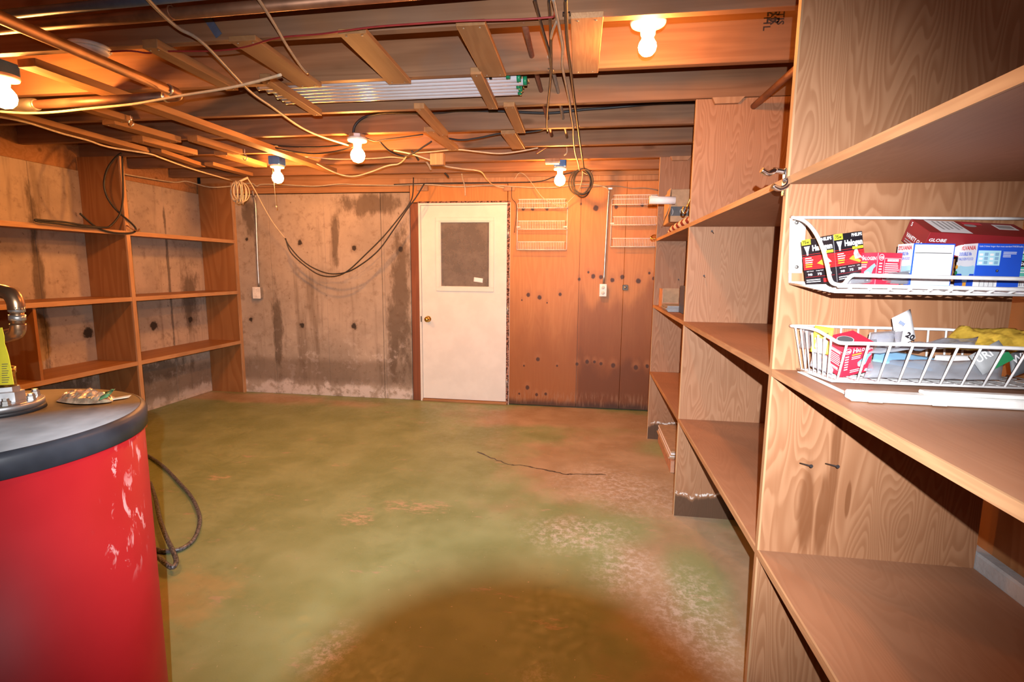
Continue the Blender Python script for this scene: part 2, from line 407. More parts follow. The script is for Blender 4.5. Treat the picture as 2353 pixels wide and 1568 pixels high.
def floor_mat():
    t = NT('painted_concrete_floor'); p = t.pos()
    w1 = t.math('MULTIPLY', t.math('SUBTRACT', t.noise(p, 1.6, 5, 0.62), 0.5), 1.5)
    w2 = t.math('MULTIPLY', t.math('SUBTRACT', t.noise(t.scale(p, (1, 1.6, 1)), 6, 5, 0.68), 0.5), 2.4)
    n = t.noise(p, 3.0, 5, 0.6); n2 = t.noise(p, 24, 4, 0.7); n3 = t.noise(p, 120, 2)
    green = t.mix(t.maprange(n, 0.35, 0.68), (0.205, 0.255, 0.108), (0.275, 0.33, 0.16))
    tan = t.mix(t.maprange(n, 0.35, 0.68), (0.36, 0.245, 0.15), (0.46, 0.335, 0.225))
    f = t.blobs(p, [(0.45, 3.75, 0, 1.35, 1.25, 9), (-0.1, 4.85, 0, 1.5, 0.5, 9), (0.62, 2.0, 0, 0.62, 1.6, 9), (-4.0, 5.0, 0, 2.4, 0.25, 9)], 0.55, w1)
    c = t.mix(t.math('MULTIPLY', f, 0.9), green, tan)
    # green left over inside the bare area
    c = t.mix(t.math('MULTIPLY', t.blobs(p, [(0.20, 2.75, 0, 0.32, 0.26, 9), (0.62, 4.1, 0, .3, .3, 9), (0.55, 2.3, 0, 0.2, 0.5, 9)], 0.8, w1), 0.75), c, (0.22, 0.30, 0.13))
    # scuffed bare streaks
    sc_ = t.noise(t.vmath('ADD', t.scale(p, (1.0, 2.6, 1)), (3.3, 1.1, 0)), 3.2, 6, 0.72)
    c = t.mix(t.maprange(sc_, 0.60, 0.68, 0, 0.75), c, (0.40, 0.30, 0.20))
    c = t.mix(t.math('MULTIPLY', t.blobs(p, [(-1.28, 2.62, 0, .14, .10, 9), (-1.0, 2.80, 0, .26, .10, 9), (-1.75, 3.35, 0, .08, .05, 9), (-2.45, 3.0, 0, .10, .06, 9)], 0.6, w2), t.maprange(t.noise(t.scale(p, (14, 30, 1)), 1.0, 5, 0.75), 0.44, 0.58, 0, 0.85)), c, (0.47, 0.35, 0.22))
    c = t.mix(t.math('MULTIPLY', t.blobs(p, [(-1.72, 1.80, 0, 0.36, 0.3, 9)], 0.9, w2), 0.5), c, (0.44, 0.31, 0.13))
    # pale mineral dust
    d = t.blobs(p, [(-0.02, 2.62, 0, 0.42, 0.30, 9), (0.2, 2.35, 0, 0.24, 0.36, 9), (0.28, 3.3, 0, 0.55, 0.55, 9), (0.45, 2.0, 0, .3, .5, 9), (-0.9, 1.62, 0, .16, .22, 9), (-0.15, 1.45, 0, 0.14, 0.3, 9)], 0.9, w1)
    dn = t.maprange(t.noise(p, 26, 8, 0.8), 0.44, 0.62)
    c = t.mix(t.math('MULTIPLY', t.math('MULTIPLY', d, dn), 0.75), c, (0.60, 0.54, 0.48))
    c = t.mix(t.maprange(n2, 0.60, 0.78, 0, 0.35), c, (0.15, 0.12, 0.07))
    fleck = t.noise(p, 46, 2, 0.5); c = t.mix(t.maprange(fleck, 0.735, 0.76), c, (0.55, 0.46, 0.32))
    h = t.math('ADD', n2, t.math('MULTIPLY', n3, 0.3))
    t.bsdf(c, t.maprange(n2, 0.3, 0.7, 0.36, 0.62), 0, t.bump(h, 0.16, 0.004), 0.4); return t.m
M['floor'] = floor_mat()
M['white'] = plain('white_plastic', (0.78, 0.77, 0.74), 0.4)
M['door'] = plain('white_door_paint', (0.74, 0.73, 0.69), 0.45, vary=0.04, nscale=6)
M['wire_white'] = plain('white_coated_wire', (0.78, 0.78, 0.78), 0.4)
M['brass'] = plain('brass', (0.80, 0.56, 0.18), 0.22, 1.0)
M['chrome'] = plain('chrome', (0.85, 0.85, 0.87), 0.2, 1.0)
M['galv'] = plain('galvanised_steel', (0.52, 0.52, 0.53), 0.38, 0.9)
M['dark_metal'] = plain('dark_metal', (0.10, 0.095, 0.09), 0.5, 0.7)
M['copper'] = plain('tarnished_copper', (0.26, 0.125, 0.07), 0.48, 0.55, vary=0.3, nscale=9)
M['copper_br'] = plain('handled_copper', (0.46, 0.27, 0.15), 0.3, 0.9, vary=0.3, nscale=14)
M['copper_dk'] = plain('dull_copper', (0.14, 0.075, 0.05), 0.5, 0.5, vary=0.3, nscale=9)
M['solder'] = plain('solder', (0.66, 0.64, 0.6), 0.3, 0.9)
M['black'] = plain('black_rubber', (0.022, 0.021, 0.023), 0.5)
M['grey_cable'] = plain('grey_cable_jacket', (0.25, 0.225, 0.195), 0.55)
M['cream'] = plain('cream_cord', (0.52, 0.44, 0.32), 0.6)
M['brown_cable'] = plain('brown_cable_jacket', (0.20, 0.075, 0.045), 0.55)
M['red_wire'] = plain('red_wire', (0.24, 0.022, 0.022), 0.45)
M['hose'] = plain('braided_hose', (0.16,0.165,0.18), 0.4, 0.4, vary=0.7, nscale=90)
M['blue_plastic'] = plain('blue_box_plastic', (0.03, 0.14, 0.42), 0.5)
M['blue_steel'] = plain('blue_grey_strap', (0.11, 0.15, 0.24), 0.45, 0.3)
M['porcelain'] = plain('porcelain', (0.80, 0.78, 0.74), 0.3)
M['card'] = plain('cardboard', (0.42, 0.27, 0.16), 0.8, vary=0.1)
M['card_red'] = plain('reddish_board', (0.50, 0.27, 0.17), 0.8)
M['tape'] = plain('charcoal_tape', (0.06, 0.065, 0.075), 0.5)
M['paperw'] = plain('white_paper', (0.86, 0.84, 0.86), 0.6, vary=0.03)
M['greytile'] = plain('grey_sheet', (0.30, 0.30, 0.32), 0.5)
M['bluebook'] = plain('dark_blue_board', (0.035, 0.06, 0.12), 0.5)
M['greenm'] = plain('green_cap', (0.01, 0.20, 0.09), 0.35)
M['tubew'] = plain('phosphor_white_glass', (0.56, 0.55, 0.60), 0.2, vary=0.02, spec=0.6)
M['yellow'] = plain('yellow_tag', (0.86, 0.74, 0.05), 0.5, vary=0.05)
M['lidg'] = plain('grey_plastic_lid', (0.24, 0.235, 0.245), 0.6, vary=0.35, nscale=5, bump=0.1)
M['lidk'] = plain('black_lid_rim', (0.028, 0.032, 0.042), 0.42, vary=0.4, nscale=8)
M['foil'] = plain('foil_packet', (0.62, 0.45, 0.30), 0.25, 0.6, vary=0.45, nscale=40)
M['foil_green'] = plain('printed_packet_end', (0.10, 0.22, 0.10), 0.3, 0.4, vary=0.5, nscale=40)
M['screw'] = plain('screw_steel', (0.45, 0.44, 0.42), 0.35, 0.9)
M['nail'] = plain('dark_nail', (0.06, 0.05, 0.05), 0.5, 0.6)
M['foam'] = None
def rough_edge():
    t = NT('crumbled_edge'); p = t.pos(); n = t.noise(p, 45, 4, 0.7)
    c = t.mix(t.maprange(n, 0.42, 0.6), (0.05, 0.02, 0.015), (0.42, 0.22, 0.16)); t.bsdf(c, 0.8, 0, t.bump(n, 0.8, 0.01), 0.2); return t.m
M['foam'] = rough_edge()
def cyl_hit(x, y, cx=-1.345, cy=0.897, r=0.322):
    d = A(x, y, Y=1.0)-CAM; a = d.x**2+d.y**2; b = 2*(d.x*(CAM.x-cx)+d.y*(CAM.y-cy)); c = (CAM.x-cx)**2+(CAM.y-cy)**2-r*r
    return CAM+d*((-b-math.sqrt(max(0, b*b-4*a*c)))/(2*a))
def red_paint():
    t = NT('red_tank_paint'); p = t.pos()
    base = t.mix(t.maprange(t.noise(p, 4, 3), 0.3, 0.7), (0.34, 0.008, 0.013), (0.40, 0.013, 0.019))
    scr = t.noise(t.scale(p, (30, 30, 12)), 1.0, 4, 0.7, 0.8)
    q_ = cyl_hit(300, 1200); zone = t.blobs(p, [(q_.x, q_.y, q_.z, 0.07, 0.12, 0.15), (q_.x-0.02, q_.y, q_.z+0.15, 0.10, 0.14, 0.05)], 0.6)
    c = t.mix(t.math('MULTIPLY', zone, t.maprange(scr, 0.56, 0.63, 0, 0.8)), base, (0.66, 0.36, 0.37))
    t.bsdf(c, 0.48, 0, None, 0.28); return t.m
M['red'] = red_paint()
def striped():
    t = NT('red_cream_stripes'); p = t.pos(); x, y, z = t.sep(p)
    q = t.math('ADD', t.math('MULTIPLY', y, 1.0), t.math('MULTIPLY', x, 0.5))
    f = t.math('GREATER_THAN', t.math('SINE', t.math('MULTIPLY', q, 2*math.pi/0.17)), 0.1)
    t.bsdf(t.mix(f, (0.82, 0.74, 0.60), (0.26, 0.03, 0.03)), 0.8, 0, None, 0.2); return t.m
M['stripe'] = striped()
def pane_mat():
    t = NT('brightened_glass')
    tr = t.n('BsdfTransparent', None, Color=(0.62, 0.60, 0.58, 1)); gl = t.n('BsdfGlossy', None, Color=(0.9, 0.9, 0.9, 1), Roughness=0.04)
    df = t.n('BsdfDiffuse', None, Color=(0.40, 0.34, 0.29, 1))
    fr = t.n('Fresnel', None, IOR=1.35).outputs[0]
    haze = t.maprange(t.noise(t.pos(), 7, 5, 0.7), 0.35, 0.75, 0.34, 0.52)  # pale haze painted into the glass in place of light from the stair well
    a = t.n('MixShader'); t.set(a.inputs[0], haze); t.set(a.inputs[1], tr.outputs[0]); t.set(a.inputs[2], df.outputs[0])
    b = t.n('MixShader'); t.set(b.inputs[0], fr); t.set(b.inputs[1], a.outputs[0]); t.set(b.inputs[2], gl.outputs[0])
    t.t.links.new(b.outputs[0], t.out.inputs[0]); return t.m
M['pane'] = pane_mat()
def clear(name, tint, milk):
    t = NT(name)
    tr = t.n('BsdfTransparent', None, Color=(*tint, 1)); gl = t.n('BsdfGlossy', None, Color=(1, 1, 1, 1), Roughness=0.12)
    df = t.n('BsdfDiffuse', None, Color=(0.55, 0.57, 0.62, 1))
    lw = t.n('LayerWeight', None, Blend=0.35).outputs['Facing']
    a = t.n('MixShader'); t.set(a.inputs[0], milk); t.set(a.inputs[1], tr.outputs[0]); t.set(a.inputs[2], df.outputs[0])
    b = t.n('MixShader'); t.set(b.inputs[0], t.math('ADD', t.math('MULTIPLY', lw, 0.35), 0.08)); t.set(b.inputs[1], a.outputs[0]); t.set(b.inputs[2], gl.outputs[0])
    t.t.links.new(b.outputs[0], t.out.inputs[0]); return t.m
M['clear'] = clear('clear_blister', (0.88, 0.88, 0.90), 0.10)
M['bag'] = clear('cloudy_bag', (0.72, 0.72, 0.76), 0.42)
def bulb_mat():
    t = NT('lit_bulb'); e = t.n('Emission', None, Color=(*BULB_COL, 1), Strength=BULB_E)
    t.t.links.new(e.outputs[0], t.out.inputs[0]); return t.m
M['bulb'] = bulb_mat()
def flat(name, col, rough=0.45): return plain(name, col, rough, vary=0.03)
M['p_black'] = flat('print_black', (0.012, 0.010, 0.014)); M['p_red'] = flat('print_red', (0.66, 0.02, 0.025)); M['p_yel'] = flat('print_yellow', (0.78, 0.74, 0.04))
M['p_white'] = flat('print_white', (0.84, 0.84, 0.86)); M['p_pink'] = flat('print_crimson', (0.62, 0.025, 0.06)); M['p_blue'] = flat('print_blue', (0.015, 0.09, 0.62))
M['p_pale'] = flat('print_pale_blue', (0.42, 0.72, 0.84)); M['p_teal'] = flat('print_teal', (0.10, 0.50, 0.40)); M['p_maroon'] = flat('print_maroon', (0.27, 0.018, 0.022))
M['p_grey'] = flat('print_grey', (0.34, 0.35, 0.36)); M['p_green'] = flat('print_green', (0.02, 0.22, 0.08)); M['p_charc'] = flat('print_charcoal', (0.10, 0.105, 0.115))
M['p_gold'] = flat('print_orange', (0.80, 0.36, 0.04)); M['p_sky'] = flat('print_sky', (0.22, 0.42, 0.62)); M['yel_bag'] = plain('yellow_poly_bag', (0.66, 0.42, 0.055), 0.35, vary=0.3, nscale=30)

# ================================================================ SETTING
floor = obj('floor', B((XL-0.1, -2.6, -0.05), (XRB+0.1, D+1.5, 0.0)), M['floor']); floor['kind'] = 'structure'
cm = MB()
crk = spline([A(x, y, Z=0.0006) for x, y in ((1098,1038),(1130,1052),(1165,1066),(1215,1072),(1262,1082),(1300,1090),(1345,1090),(1395,1092))], 5)
for i, p in enumerate(crk): crk[i] = p+Vector((random.uniform(-.008, .008), random.uniform(-.012, .012), 0))
for a, b in zip(crk, crk[1:]):
    wd = random.uniform(0.004, 0.011); d = (b-a).normalized(); s_ = Vector((-d.y, d.x, 0))*wd
    cm.add([a-s_, b-s_*0.8, b+s_*0.8, a+s_], [(0, 1, 2, 3)])
obj('crack', cm, M['dark_metal'], floor)

ceiling = struct('ceiling', (0, 0, ZC))
obj('subfloor', B((XL-0.1, -2.6, ZC+0.235), (XRB+0.1, D+0.1, ZC+0.26)), M['deck'], ceiling)
for i in range(-9, 7):
    y = J0+JP*i
    obj('joist', B((XL+0.001, y, ZC), (XRB, y+0.040, ZC+0.234)), M['joist'], ceiling, 0.003)

wl = struct('wall_left', (XL, 0, 0))
ys = [-2.6, -0.6, 0.6, 1.8, 2.42, 3.46, 4.72, D]
for a, b in zip(ys, ys[1:]):
    obj('concrete_panel', B((XL-0.15, a+0.0008, 0), (XL, b-0.0008, 2.20)), M['con_left'], wl, 0.003)
obj('rim_board', B((XL-0.15, -2.6, 2.203), (XL-0.02, D, ZC+0.234)), M['plate'], wl, 0.003)
wr = struct('wall_right', (XRB, 0, 0))
obj('footing', B((XRB-0.035, -2.6, 0), (XRB+0.15, D, 0.63)), M['con_right'], wr, 0.006)
obj('wall_panel', B((XRB, -2.6, 0.63), (XRB+0.15, D, ZC+0.234)), M['left_up'], wr)
wf = obj('wall_front', B((XL-0.1, -2.75, 0), (XRB+0.1, -2.6, ZC+0.26)), M['deck']); wf['kind'] = 'structure'

wb = struct('wall_back', (0, D, 0))
xs = [XL-0.1, A(625, 650, Y=D).x, A(750, 650, Y=D).x, A(878, 650, Y=D).x, A(884, 650, Y=D).x, -1.856]
for k, (a, b) in enumerate(zip(xs, xs[1:])):
    dy = (0.0, 0.002, -0.001, 0.006, 0.001)[k]
    obj('concrete_panel', B((a+0.001, D+dy, 0), (b-0.001, D+0.16, 2.192)), M['con_back'], wb, 0.003)
obj('sill_plate', B((XL, D-0.004, 2.20), (-1.856, D+0.16, 2.262)), M['plate'], wb, 0.004)
obj('rim_joist', B((XL, D+0.02, 2.268), (XRB, D+0.1, ZC+0.234)), M['plate'], wb)
obj('post', B((-1.848, D-0.012, 0), (-1.762, D+0.12, 2.085)), M['post'], wb, 0.004)
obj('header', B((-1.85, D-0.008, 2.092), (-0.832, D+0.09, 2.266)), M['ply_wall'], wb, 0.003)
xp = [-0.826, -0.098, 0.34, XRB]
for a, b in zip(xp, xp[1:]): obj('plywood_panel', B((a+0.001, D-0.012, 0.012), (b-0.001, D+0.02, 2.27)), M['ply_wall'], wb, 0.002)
obj('ledger_strip', B((-1.95, D-0.04, A(1300, 417, Y=D-0.03).z), (0.72, D-0.013, A(1300, 405, Y=D-0.03).z)), M['blockw'], wb, 0.003)
for x0, x1 in ((958, 983), (1157, 1183)):
    a = A(x0, 439, Y=D-0.03); b = A(x1, 427, Y=D-0.03); obj('wood_block', B((a.x, D-0.035, a.z), (b.x, D-0.008, b.z)), M['blockw'], wb, 0.003)
obj('crumbled_edge', B((-1.77, D-0.016, 2.083), (-0.80, D+0.03, 2.10)), M['foam'], wb, 0.004)
obj('crumbled_edge', B((-0.832, D-0.016, 0.0), (-0.800, D+0.03, 2.083)), M['foam'], wb, 0.004)

# concrete stair well seen through the door light
aw = struct('wall_areaway', (0, D+1.1, 0))
for a, b in ((-2.3, -1.30), (-1.297, -0.2)): obj('concrete_panel', B((a, D+1.1, -0.2), (b, D+1.25, 3.2)), M['con_out'], aw, 0.004)
obj('side_wall', B((-2.4, D+0.17, -0.2), (-2.3, D+1.25, 3.2)), M['con_out'], aw); obj('side_wall', B((-0.2, D+0.17, -0.2), (-0.1, D+1.25, 3.2)), M['con_out'], aw)

# door
dr = struct('door_1', (-1.28, D, 0))
dx0, dx1, dz0, dz1 = -1.7366, -0.8226, 0.0297, 2.0597
wa = A(1010, 509, Y=D); wb_ = A(1126, 662, Y=D)
wx0, wx1, wz0, wz1 = wa.x, wb_.x, wb_.z, wa.z
mb = MB()
ya, yb = D-0.002, D+0.042
mb.box((dx0, ya, dz0), (dx1, yb, wz0)); mb.box((dx0, ya, wz1), (dx1, yb, dz1)); mb.box((dx0, ya, wz0), (wx0, yb, wz1)); mb.box((wx1, ya, wz0), (dx1, yb, wz1))
obj('door_slab', mb, M['door'], dr)
g = 0.045; lf = MB()
def ringbox(m, x0, x1, z0, z1, g, ya, yb):
    m.box((x0-g, ya, z0-g), (x1+g, yb, z0)); m.box((x0-g, ya, z1), (x1+g, yb, z1+g)); m.box((x0-g, ya, z0), (x0, yb, z1)); m.box((x1, ya, z0), (x1+g, yb, z1))
ringbox(lf, wx0, wx1, wz0, wz1, 0.040, D-0.016, D-0.002); ringbox(lf, wx0+0.012, wx1-0.012, wz0+0.012, wz1-0.012, 0.014, D-0.010, D+0.02)
obj('light_frame', lf, M['door'], dr, 0.003)
obj('pane', B((wx0, D+0.012, wz0), (wx1, D+0.016, wz1)), M['pane'], dr)
c = A(1099, 643, Y=D+0.008)
tp = MB(); tp.sheet((c.x-0.05, D+0.010, c.z-0.02), (0.095, 0, -0.012), (0.004, 0, 0.045), 8, 5, 0.003, 60, 0.001)
obj('torn_tape', tp, M['paperw'], dr)
jm = MB()
for x0, x1 in ((dx0-0.026, dx0-0.003), (dx1+0.003, dx1+0.024)): jm.box((x0, D-0.014, 0.0), (x1, D+0.1, dz1+0.024))
jm.box((dx0-0.003, D-0.014, dz1+0.003), (dx1+0.003, D+0.1, dz1+0.024)); obj('jamb', jm, M['door'], dr, 0.002)
obj('threshold', B((dx0-0.003, D-0.03, 0), (dx1+0.003, D+0.12, 0.024)), M['plate'], dr, 0.003)
kp = A(982, 734, Y=D-0.03)
kb = MB().lathe([(0.0, 0.0), (0.034, 0.0), (0.034, 0.006), (0.013, 0.010), (0.012, 0.026), (0.026, 0.034), (0.030, 0.046), (0.024, 0.060), (0.0, 0.066)], rotM((kp.x, D-0.002, kp.z), (0, -1, 0)), 20)
obj('knob', kb, M['brass'], dr)
obj('strike_plate', B((dx0-0.014, D-0.016, kp.z-0.03), (dx0-0.003, D-0.013, kp.z+0.03)), M['dark_metal'], dr)
for yy in (536, 712, 880):
    z = A(1170, yy, Y=D-0.014).z; hm = MB().tube([(dx1+0.004, D-0.018, z-0.045), (dx1+0.004, D-0.018, z+0.045)], 0.006, 8); hm.box((dx1-0.012, D-0.006, z-0.045), (dx1+0.0, D-0.0021, z+0.045))
    obj('hinge', hm, M['galv'], dr)

# ================================================================ RIGHT SHELVING
t = thing('shelving_unit', 'tall plywood shelving built along the right wall with three deep shelves', 'shelving', (0.84, 2.3, 0))
TH = 0.019
for k, y in enumerate((0.16,)+DIV):
    zt = ZC-0.003
    mb = MB().box((XRF, y, 0), (XRB-0.037, y+TH, zt))
    obj('upright_panel', mb, M['ply_up'] if k == 1 else M['ply_foot'] if k > 1 else M['ply_up'], t)
    obj('face_strip', B((XRF-0.006, y-0.001, 0), (XRF-0.0003, y+TH+0.001, zt)), M['ply_edge_z'], t)
    if k >= 2:
        a = (0.60, 0.545)[k-2] if k < 4 else 0.6
        zb = ZC-0.03
        obj('cleat', MB().prism([(XRF+0.07, zb+0.027), (XRF+0.085, zb-0.004), (XRF+0.20, zb-0.004), (XRF+0.23, zb+0.027)], 'y', y-0.025, y-0.001), M['blockw'], t)
bays = [(0.16,)+DIV][0]
for a, b in zip(bays, bays[1:]):
    for z in (S1, S2, S3):
        obj('shelf', B((XRF, a+TH+0.0005, z-TH), (XRB-0.037, b-0.0005, z)), M['ply_flat'], t)
        obj('shelf_edge', B((XRF-0.006, a+TH+0.0005, z-TH-0.001), (XRF-0.0003, b-0.0005, z+0.001)), M['ply_edge'], t)
nm = MB()
for x, y, Y, dx in ((1838, 1065, DIV[0], .012), (1897, 1066, DIV[0], .012), (1640, 537, DIV[1], -0.02), (1620, 638, DIV[1], -0.015), (1560, 645, DIV[2], -0.01)):
    p = A(x, y, Y=Y); q = p+Vector((dx, -0.045, 0.01))
    obj('nail', MB().tube([p, q], 0.0022, 6).tube([q, q+Vector((0, -0.002, 0))], 0.005, 8), M['nail'], t)

# ================================================================ LEFT SHELVING
t = thing('shelving_unit', 'orange varnished plywood shelving open to the concrete on the left wall', 'shelving', (-4.05, 3.6, 0))
LT = 0.022
for y in (1.10, 2.48, YL, D-0.03):
    z1 = ZC-0.003 if y > 3 else ZC-0.003
    obj('upright_panel', B((XL+0.003, y, 0), (XF, y+LT, z1)), M['left_up'], t)
    obj('face_strip', B((XF+0.0003, y-0.008, 0), (XF+0.016, y+LT+0.006, z1)), M['ply_edge_z'], t)
for a, b in ((1.10, 2.48), (2.48, YL), (YL, D-0.03)):
    for z in (L1, L2, L3):
        obj('shelf', B((XL+0.003, a+LT+0.0005, z-0.020), (XF, b-0.0005, z)), M['left_flat'], t)
        obj('shelf_edge', B((XF+0.0003, a+LT+0.007, z-0.034), (XF+0.015, b-0.009, z+0.001)), M['ply_edge'], t)
obj('short_divider', B((XL+0.1, 3.065, L3+0.0005), (XF-0.002, 3.085, L2-0.021)), M['left_up'], t)

# ================================================================ LAMPS
def lamp(label, dx, dy, Yc, by, rdisc, rb, box, boxw, boxh, pull=None, group='bare bulb lamps under the joists'):
    c = A(dx, dy, Y=Yc); zd = c.z                      # centre of the white lampholder rim
    t = thing('ceiling_lamp', label, 'lamp', (c.x, Yc, zd), group)
    top = min(zd+boxh, ZC-0.002) if box != 'side' else zd+boxh
    if box == 'metal':
        obj('junction_box', MB().lathe([(0, 0), (boxw, 0), (boxw, top-zd-0.012), (0, top-zd-0.012)], rotM((c.x, Yc, zd+0.012), (0, 0, 1)), 8, smooth=False), M['galv'], t, 0.003)
    elif box == 'round':
        obj('junction_box', MB().lathe([(0, 0), (boxw, 0), (boxw*0.96, boxh), (0, boxh)], rotM((c.x, Yc, zd+0.011), (0, 0, 1)), 24), M['blue_plastic'], t)
    else:
        obj('junction_box', B((c.x-boxw, Yc-boxw, zd+0.010), (c.x+boxw, Yc+boxw, zd+0.010+boxh)), M['blue_plastic'], t, 0.008, 2)
    k = rdisc
    obj('lampholder', MB().lathe([(0, 0.010), (k, 0.010), (k, 0.0), (k*0.93, -0.010), (k*0.45, -0.016), (k*0.40, -0.045), (k*0.36, -0.050), (0, -0.050)], rotM((c.x, Yc, zd), (0, 0, 1)), 28), M['porcelain'], t)
    zb = A(dx, by, Y=Yc).z; L = zd-0.048-zb
    neck = min(0.019, rb*0.55)
    pr = [(neck, zd-0.050-zb), (neck, max(L*0.72, rb*1.15)), (rb*0.72, rb*0.74), (rb*0.93, rb*0.4), (rb, 0), (rb*0.9, -rb*0.45), (rb*0.6, -rb*0.8), (0, -rb)]
    obj('bulb', MB().lathe(pr, rotM((c.x, Yc, zb), (0, 0, 1)), 14), M['bulb'], t)
    if pull:
        p = [Vector((c.x-0.03, Yc-0.02, zd-0.02)), Vector((c.x-0.022, Yc-0.03, zd-0.06)), Vector((c.x+pull[0], Yc-0.03, zd-pull[1]))]
        m = MB().tube(p, 0.0022, 6); m.lathe([(0, 0.008), (0.006, 0.004), (0.006, -0.006), (0, -0.01)], rotM(p[-1], (0, 0, 1)), 8); obj('pull_chain', m, M['cream'], t)
lamp('lit bare bulb in a large white lampholder beside the plywood board under the joists', 1490, 50, 2.13, 108, 0.068, 0.034, 'round', 0.066, 0.045)
lamp('lit bare bulb below a round grey steel box fed by a black cable', 821, 322, 3.43, 358, 0.066, 0.048, 'metal', 0.058, 0.06)
lamp('lit bare bulb with a hanging pull chain under a blue box above the concrete wall', 637, 383, 4.10, 409, 0.056, 0.046, 'blue', 0.05, 0.07, (-0.008, 0.33))
lamp('lit bare bulb by a wood block in front of the knotty plywood wall', 1287, 388, 4.43, 415, 0.054, 0.046, 'blue', 0.05, 0.07)
lamp('lit bare bulb cut by the frame beside the copper pipe elbow', 3, 178, 2.16, 225, 0.068, 0.05, 'blue', 0.05, 0.06)

# ================================================================ CEILING BATTENS
def batten(label, nl, nr, fl, fr, th=0.02, drop=0.0, mat='batten', screws=True):
    z = ZC-0.001-drop-th
    a = A(*nl, Z=z); b = A(*nr, Z=z); c = A(*fl, Z=z); d = A(*fr, Z=z)
    p = (a+b)/2; q = (c+d)/2; wd = ((b-a).length+(d-c).length)/2
    dirn = (q-p).normalized(); sd = Vector((dirn.y, -dirn.x, 0)); wd = max(0.03, min(0.13, abs((b-a).dot(sd))*0.5+abs((d-c).dot(sd))*0.5))
    up = Vector((0, 0, th/2))
    t = thing('ceiling_batten', label, 'batten', (p+q)/2, 'wood battens nailed under the joists')
    obj('slat', MB().beam(p+up, q+up, wd, th), M[mat], t, 0.002)
    if screws:
        for e, s_ in ((p, 1), (q, -1)):
            for k in ((-0.28, 0.28) if wd > 0.06 else (0,)):
                o = e+dirn*s_*0.022+sd*wd*k
                obj('screw', MB().lathe([(0, 0.0005), (0.0045, 0.0), (0.003, -0.0015), (0, -0.0018)], rotM((o.x, o.y, z), (0, 0, 1)), 8), M['screw'], t)
batten('wide smooth batten below the stretched grey cable, nearest the left pipe', (529,97), (583,90), (690,203), (739,199), 0.02)
batten('wide smooth batten crossing the tube bundle near its middle', (776,80), (841,74), (894,194), (944,192))
batten('wide smooth batten crossing the labelled end of the tube bundle', (1045,61), (1117,55), (1111,178), (1161,176))
batten('broad grained plywood board next to the large white lampholder', (1312,42), (1386,39), (1315,171), (1375,168), 0.02, mat='ply_edge')
batten('narrow batten just past the copper elbow, left of the grey cable', (329,114), (360,107), (524,210), (545,208), 0.035)
batten('longest batten running from the smoke detector toward the pull chain lamp', (45,155), (77,152), (752,398), (775,396), 0.035, screws=False)
batten('short batten holding the left end of the tube bundle', (597,188), (620,186), (722,267), (739,266), 0.035)
batten('short batten under the green capped end of the tube bundle', (1081,172), (1105,169), (1123,253), (1144,251), 0.03)
batten('short batten to the right of the round steel lamp box, upper of two crossed', (951,251), (974,248), (1011,314), (1028,311), 0.03)
batten('short batten to the right of the round steel lamp box, lower of two crossed', (974,304), (1000,301), (1035,347), (1050,343), 0.03)
batten('short batten left of the hanging cords, above the other one', (1157,247), (1182,243), (1186,307), (1207,306), 0.025)
batten('short batten left of the hanging cords, with a dark dented end', (1152,309), (1183,307), (1176,344), (1207,343), 0.025)
batten('batten under the pipe with a screw hook at its far end', (160,247), (180,243), (285,284), (303,281), 0.035)
batten('short thick batten just below the screw hook', (236,287), (262,284), (395,330), (414,327), 0.04)
batten('long batten beside the white ribbon cable at the left edge', (-20,262), (0,258), (322,352), (341,350), 0.035, screws=False)
batten('short thick batten right of the white ribbon cable', (304,326), (327,324), (432,358), (456,357), 0.04)
batten('short thick batten between the longest batten and its neighbour', (430,325), (455,323), (540,356), (556,355), 0.04)
batten('thin batten following the white ribbon cable behind the left shelves', (352,352), (366,349), (455,386), (468,383), 0.03, screws=False)
batten('thin batten ending above the white cord coil', (474,382), (486,379), (566,406), (579,404), 0.03, screws=False)
batten('brightly lit batten left of the blue box lamp', (494,357), (520,356), (587,386), (614,384), 0.035)
for x0, y0, x1, y1, Y, lab in ((988, 351, 1019, 379, 3.80, 'wood block hung below a joist left of the door top'), (1252, 345, 1286, 372, 4.30, 'weathered wood block with a pale lower edge beside a blue lamp box')):
    a = A(x0, y1, Y=Y); b = A(x1, y0, Y=Y)
    t = thing('wood_block', lab, 'block', ((a.x+b.x)/2, Y, a.z))
    obj('block', B((a.x, Y, a.z), (b.x, Y+0.05, min(b.z, ZC-0.001) if Y > 4 else b.z)), M['blockw'], t, 0.003)
    if Y > 4: obj('pale_edge', B((a.x+0.004, Y-0.004, a.z-0.014), (b.x-0.004, Y+0.045, a.z-0.0005)), M['cream'], t)

